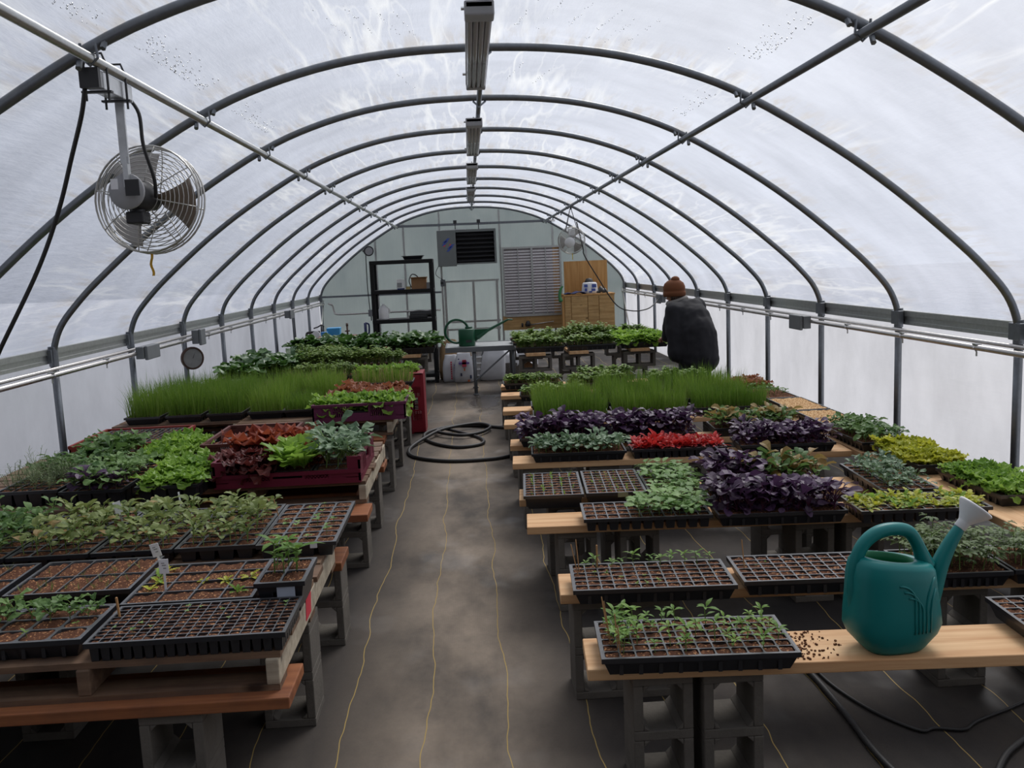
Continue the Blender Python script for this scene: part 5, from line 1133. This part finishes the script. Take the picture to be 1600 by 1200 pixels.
# floodlight, box and conduit on the end wall
fl = empty('flood_light', (-2.13, 18.62, 2.09), 'round black lamp with pale face high on the end wall at left', 'lamp')
Q = rot_to((.35, -.9, -.15)); m = MB(); m.lathe([(0, -.06), (.07, -.06), (.105, .0), (.105, .04), (.085, .045), (.085, .03)], 22, 0, Q); m.build('lamp_housing', M['dark'], fl, True); m = MB(); m.lathe([(0, .047), (.08, .046)], 22, 0, Q); m.build('lamp_glass', M['greypl'], fl); m = MB(); m.box((-.12, .0, -.02), (-.06, .16, .02)); m.build('bracket', M['dark'], fl)
m = MB(); m.tube(spline([(-2.20, 18.75, 2.04), (-2.22, 18.88, 1.8), (-2.22, 18.88, 1.3), (-2.20, 18.88, .86)], 6), .009, 6); tag(m.build('hanging_cable', M['rubber'], smooth=True), 'thin dark cord running down the end wall from the round lamp', 'cord')
m = MB(); m.tube(spline([(-3.05, 18.80, 1.03), (-2.98, 18.85, 1.0), (-2.95, 18.88, .86), (-2.85, 18.88, .80), (-2.2, 18.88, .80), (-1.4, 18.88, .80), (-.72, 18.88, .80)], 6), .02, 8); tag(m.build('electrical_conduit', M['pipe'], smooth=True), 'metal conduit running along the end wall behind the shelving unit', 'conduit')
o = empty('junction_box', (-2.13, 18.84, .80), 'grey outlet box on the end wall conduit below the round lamp', 'electrical box', 'wall electrical boxes'); m = MB(); m.box((-.10, -.05, -.07), (.10, .05, .07)); m.build('body', M['box'], o, bevel=.006); m = MB(); m.tube([(-.05, 0, -.07), (-.05, 0, -.16)], .012, 6); m.build('plug', M['dark'], o)
o = empty('thermostat', (-.64, 18.88, 1.36), 'small square thermostat on the end wall below the heater', 'thermostat'); m = MB(); m.box((-.05, -.02, -.07), (.05, .04, .07)); m.build('body', M['box'], o, bevel=.006); m = MB(); m.lathe([(0, 0), (.03, 0), (.03, .02), (0, .021)], 12, 0, TR((-.02, -.02, 0), rot_to((0, -1, 0)))); m.build('dial', M['dark'], o)
m = MB(); m.tube(spline([(-.62, 18.86, 1.42), (-.78, 18.86, 1.55), (-.70, 18.86, 1.75), (-.66, 18.75, 1.95)], 6), .007, 6); tag(m.build('hanging_cable', M['rubber'], smooth=True), 'thin wire looping from thermostat up to the heater', 'cord')
# potting bench at far left with blue boxes and tools
pb = empty('potting_bench', (-2.42, 14.6, 0), 'dark slatted bench with reddish top by the far left wall', 'bench')
m = MB(); m.box((-.40, -.35, .60), (.42, .35, .64)); m.build('tabletop', simple('reddish_board', S2L(104, 58, 42), .7), pb, bevel=.004)
m = MB(); m.box((-.38, -.33, .42), (.40, .33, .595)); m.build('shelf_box', M['dark'], pb)
for x, y in ((-.37, -.32), (.37, -.32), (-.37, .32), (.37, .32)):
    m = MB(); m.box((x-.03, y-.03, 0), (x+.03, y+.03, .42)); m.build('leg', M['pallet'], pb)
blu = simple('blue_plastic', (.03, .20, .50), .4); cyan = simple('cyan_plastic', (.06, .36, .68), .4)
m = MB(); m.box((-.11, -.1, 0), (.11, .1, .15), taper=.9); item('storage_box', 'bright blue storage box on the far left bench', 'box', (-2.33, 14.6, .64), m, cyan, bevel=.01)
m = MB(); m.box((-.055, -.05, 0), (.055, .05, .10), taper=.9); item('storage_box', 'smaller darker blue box in front of the bright blue one', 'box', (-2.45, 14.38, .64), m, blu, bevel=.01)
m = MB(); m.tube(spline([(-.16, 0, .02), (-.14, 0, .08), (-.02, 0, .09), (.06, 0, .09)], 6), .02, 7); m.tube(spline([(-.04, .02, .15), (.03, .02, .17), (.09, .02, .20), (.13, .02, .17)], 5), .012, 6); m.tube([(.085, .02, .02), (.085, .02, .20)], .010, 6); item('hand_tool', 'black hose fitting tangle left of the blue boxes', 'tool', (-2.62, 14.6, .64), m, M['dark'], True)
m = MB(); m.lathe([(0, 0), (.06, 0), (.06, .02), (0, .025)], 16, 0, TR((0, 0, .06), rot_to((0, -1, 0)))); item('dial_gauge', 'white round dial in front of the black hose tangle', 'dial', (-2.57, 14.30, .65), m, M['white'])
m = MB(); m.tube([(0, 0, 0), (0, 0, .19)], .015, 8); m.lathe([(0, .0), (.022, .0), (.018, .05), (0, .05)], 8, 0, TR((0, 0, .17))); m.tube([(-.04, 0, .09), (.04, 0, .095)], .012, 6); item('spray_nozzle', 'brown upright nozzle right of the blue boxes', 'nozzle', (-2.10, 14.5, .64), m, simple('brown_metal', (.12, .08, .06), .5), True)
m = MB(); m.box((-.02, -.01, 0), (.02, .01, .62)); m.prism([(-.02, .62), (.02, .62), (0.0, .67)], -.01, .01); item('wooden_stake', 'pale pointed wooden stake behind the dark chard', 'stake', (-1.92, 13.9, 0), m, M['stake'])
hd = empty('pump_sprayer', (-1.70, 13.6, 0), 'navy blue upright pump with loop handle behind the dark chard', 'sprayer')
m = MB(); m.lathe([(0, 0), (.10, 0), (.10, .35), (.05, .45), (.03, .5), (.03, .58), (0, .58)], 14); m.build('tank', M['dark'], hd, True); m = MB(); m.tube([(0, 0, .56), (0, 0, .90)], .022, 8); m.tube(spline([(0, 0, .90), (.05, 0, .88), (.055, 0, .80), (.045, 0, .74), (0, 0, .73)], 5), .014, 6); m.build('handle', simple('navy_plastic', (.02, .035, .13), .5), hd, True)
# ---------------------------------------------------------------- the person
pe = empty('person', (2.42, 9.92, 0), 'person in brown knit hat and dark jacket bending over the far right trays', 'person')
def rel(p): return Vector(p)-Vector((2.42, 9.92, 0))
def ball(m, c, r, s=(1, 1, 1), n=12, Mx=None):
    k = 8; pr = [(math.sin(PI*i/k)*r if 0 < i < k else 0.0002, -math.cos(PI*i/k)*r) for i in range(k+1)]
    B = TR(c) @ (Mx if Mx is not None else Matrix.Identity(4)) @ Matrix.Diagonal((s[0], s[1], s[2], 1)); m.lathe(pr, n, 0, B)
def limb(m, pts, rs, n=12):
    P = [rel(p) for p in pts]; m.tube(P, rs, n)
    for p, r in zip(P, rs): ball(m, p, r)
def remesh(o, vox, it=6):
    q = o.modifiers.new('remesh', 'REMESH'); q.mode = 'VOXEL'; q.voxel_size = vox; q.use_smooth_shade = True
    q = o.modifiers.new('smooth', 'SMOOTH'); q.factor = .5; q.iterations = it
hipc = (2.43, 9.88, .86); chest = (2.37, 10.03, 1.04); neck = (2.305, 10.15, 1.165); headc = (2.268, 10.215, 1.275)
LS, RS = (2.19, 9.96, 1.09), (2.51, 10.12, 1.125); LE, RE = (2.17, 10.08, .82), (2.50, 10.32, .84); LW, RW = (2.19, 10.34, .755), (2.38, 10.42, .765)
skin = simple('skin', S2L(178, 128, 108), .55)
m = MB(); limb(m, [hipc, (2.41, 9.93, .95), chest, neck], [.135, .12, .13, .06]); limb(m, [neck, headc], [.05, .06])
limb(m, [chest, LS], [.08, .065]); limb(m, [chest, RS], [.08, .065])
limb(m, [LS, LE, LW], [.05, .042, .027]); limb(m, [RS, RE, RW], [.05, .042, .027])
for x, fx in ((-.09, 2.30), (.09, 2.56)): limb(m, [(2.43+x, 9.88+x*.3, .84), (2.42+x*1.15, 9.96+x*.3, .46), (fx, 9.87, .10)], [.095, .062, .042]); limb(m, [(fx, 9.85, .045), (fx-.06, 10.05, .035)], [.045, .04])
fdir = Vector((-.62, .60, -.38)).normalized()          # where the face looks
side = fdir.cross(Vector((0, 0, 1))).normalized(); upf = side.cross(fdir).normalized()
FM = Matrix((side, fdir, upf)).transposed().to_4x4(); HC = rel(headc)
def hp_(a, b, c): return HC+side*a+fdir*b+upf*c
ball(m, HC, .1, (.80, .98, 1.12), 16, FM); ball(m, hp_(0, .045, -.06), .062, (.9, 1.0, .95), 12, FM)      # skull, jaw
m.tube([hp_(0, .093, .012), hp_(0, .112, -.022), hp_(0, .098, -.034)], [.009, .015, .010], 8)              # nose
m.tube([hp_(-.022, .098, -.062), hp_(0, .106, -.060), hp_(.022, .098, -.062)], [.006, .008, .006], 6)      # lips
for s_ in (-1, 1):
    m.tube([hp_(s_*.012, .094, .034), hp_(s_*.05, .080, .036)], .008, 6); ball(m, hp_(s_*.082, -.005, -.01), .026, (.35, .7, 1.1), 8, FM)   # brow, ear
for W_, tgt in ((LW, Vector((-.25, .93, -.15))), (RW, Vector((-.60, .75, -.15)))):
    d = tgt.normalized(); sd = d.cross(Vector((0, 0, 1))).normalized(); b = rel(W_); up_ = sd.cross(d)
    m.tube([b, b+d*.045, b+d*.085], [.026, .034, .032], 10); ball(m, b+d*.06, .034, (1, 1, .8))
    for k, (off, ln) in enumerate(((-.028, .062), (-.010, .074), (.010, .070), (.027, .055))):
        a = b+d*.078+sd*off; q1 = a+d*ln*.5-up_*.006+sd*off*.25; q2 = a+d*ln*.8-up_*ln*.38+sd*off*.3; q3 = a+d*ln*.92-up_*ln*.72+sd*off*.3
        m.tube([a, q1, q2, q3], [.0105, .0095, .0085, .006], 8)
    th = b+d*.028-sd*.03; m.tube([th, th-sd*.022+d*.03-up_*.010, th-sd*.018+d*.055-up_*.022], [.013, .011, .008], 8)
bd = m.build('body', skin, pe, True); remesh(bd, .0075, 3)
jk = simple('jacket_cloth', (.009, .009, .013), .85)
m = MB(); limb(m, [(2.45, 9.87, .60), hipc, (2.42, 9.95, .97), chest], [.235, .215, .20, .175], 16); limb(m, [chest, (2.325, 10.115, 1.12)], [.155, .115])
limb(m, [chest, LS], [.15, .105]); limb(m, [chest, RS], [.15, .105]); limb(m, [LS, LE, (2.185, 10.29, .77)], [.098, .085, .060]); limb(m, [RS, RE, (2.41, 10.39, .785)], [.098, .082, .060])
limb(m, [(2.50, 9.80, .56), (2.52, 9.82, .80)], [.17, .14]); limb(m, [LS, (2.21, 9.92, .86), (2.23, 9.90, .62)], [.10, .115, .125]); limb(m, [chest, (2.43, 10.02, 1.08)], [.16, .14])
jo = m.build('jacket', jk, pe, True); remesh(jo, .016, 5)
dt = bpy.data.textures.new('cloth_folds', 'CLOUDS'); dt.noise_scale = .16; dt.noise_depth = 2
q = jo.modifiers.new('folds', 'DISPLACE'); q.texture = dt; q.strength = .035; q.mid_level = .5
m = MB(); limb(m, [(2.34, 9.87, .84), (2.32, 9.95, .46), (2.30, 9.87, .09)], [.115, .082, .072]); limb(m, [(2.52, 9.90, .84), (2.525, 9.98, .46), (2.56, 9.87, .09)], [.115, .082, .072]); limb(m, [(2.34, 9.87, .86), (2.52, 9.90, .86)], [.11, .11])
jn = m.build('trousers', simple('dark_denim', (.03, .035, .05), .85), pe, True); remesh(jn, .014, 4)
for fx in (2.30, 2.56):
    m = MB(); limb(m, [(fx, 9.84, .052), (fx-.02, 9.93, .05), (fx-.065, 10.07, .042)], [.055, .056, .046]); b_ = m.build('boot', M['rubber'], pe, True); remesh(b_, .01, 3)
m = MB(); m.tube([HC+Vector((.015, -.055, -.088))+Vector((.098*math.cos(a*PI/9), .088*math.sin(a*PI/9), .030*math.cos(a*PI/9))) for a in range(18)], .034, 8, closed=True); m.build('collar', simple('grey_collar', (.17, .16, .15), .9), pe, True)
hat = simple('brown_knit', S2L(112, 68, 42), .95)
m = MB(); HQ = TR(HC) @ FM @ Matrix.Rotation(.38, 4, 'X'); prof = [(.102, -.035), (.112, -.03), (.117, -.0), (.114, .022), (.106, .026), (.112, .04), (.112, .075), (.098, .115), (.066, .145), (.03, .16), (0.0, .165)]
prof = [(a*1.1, b*1.02) for a, b in prof]; m.lathe(prof, 36, 0, HQ, .93, 1.05); ball(m, (HQ @ Vector((0, -.02, .160))), .052, (1, 1, .75), 12); m.build('knit_hat', hat, pe, True)
m = MB(); 
for k in range(14):
    a = PI*(1.05+.9*k/13); m.tube([HQ @ Vector((.096*math.cos(a), .100*math.sin(a), -.02)), HQ @ Vector((.098*math.cos(a), .104*math.sin(a), -.075))], .012, 6)
m.build('hair', simple('brown_hair', (.05, .03, .02), .7), pe, True)
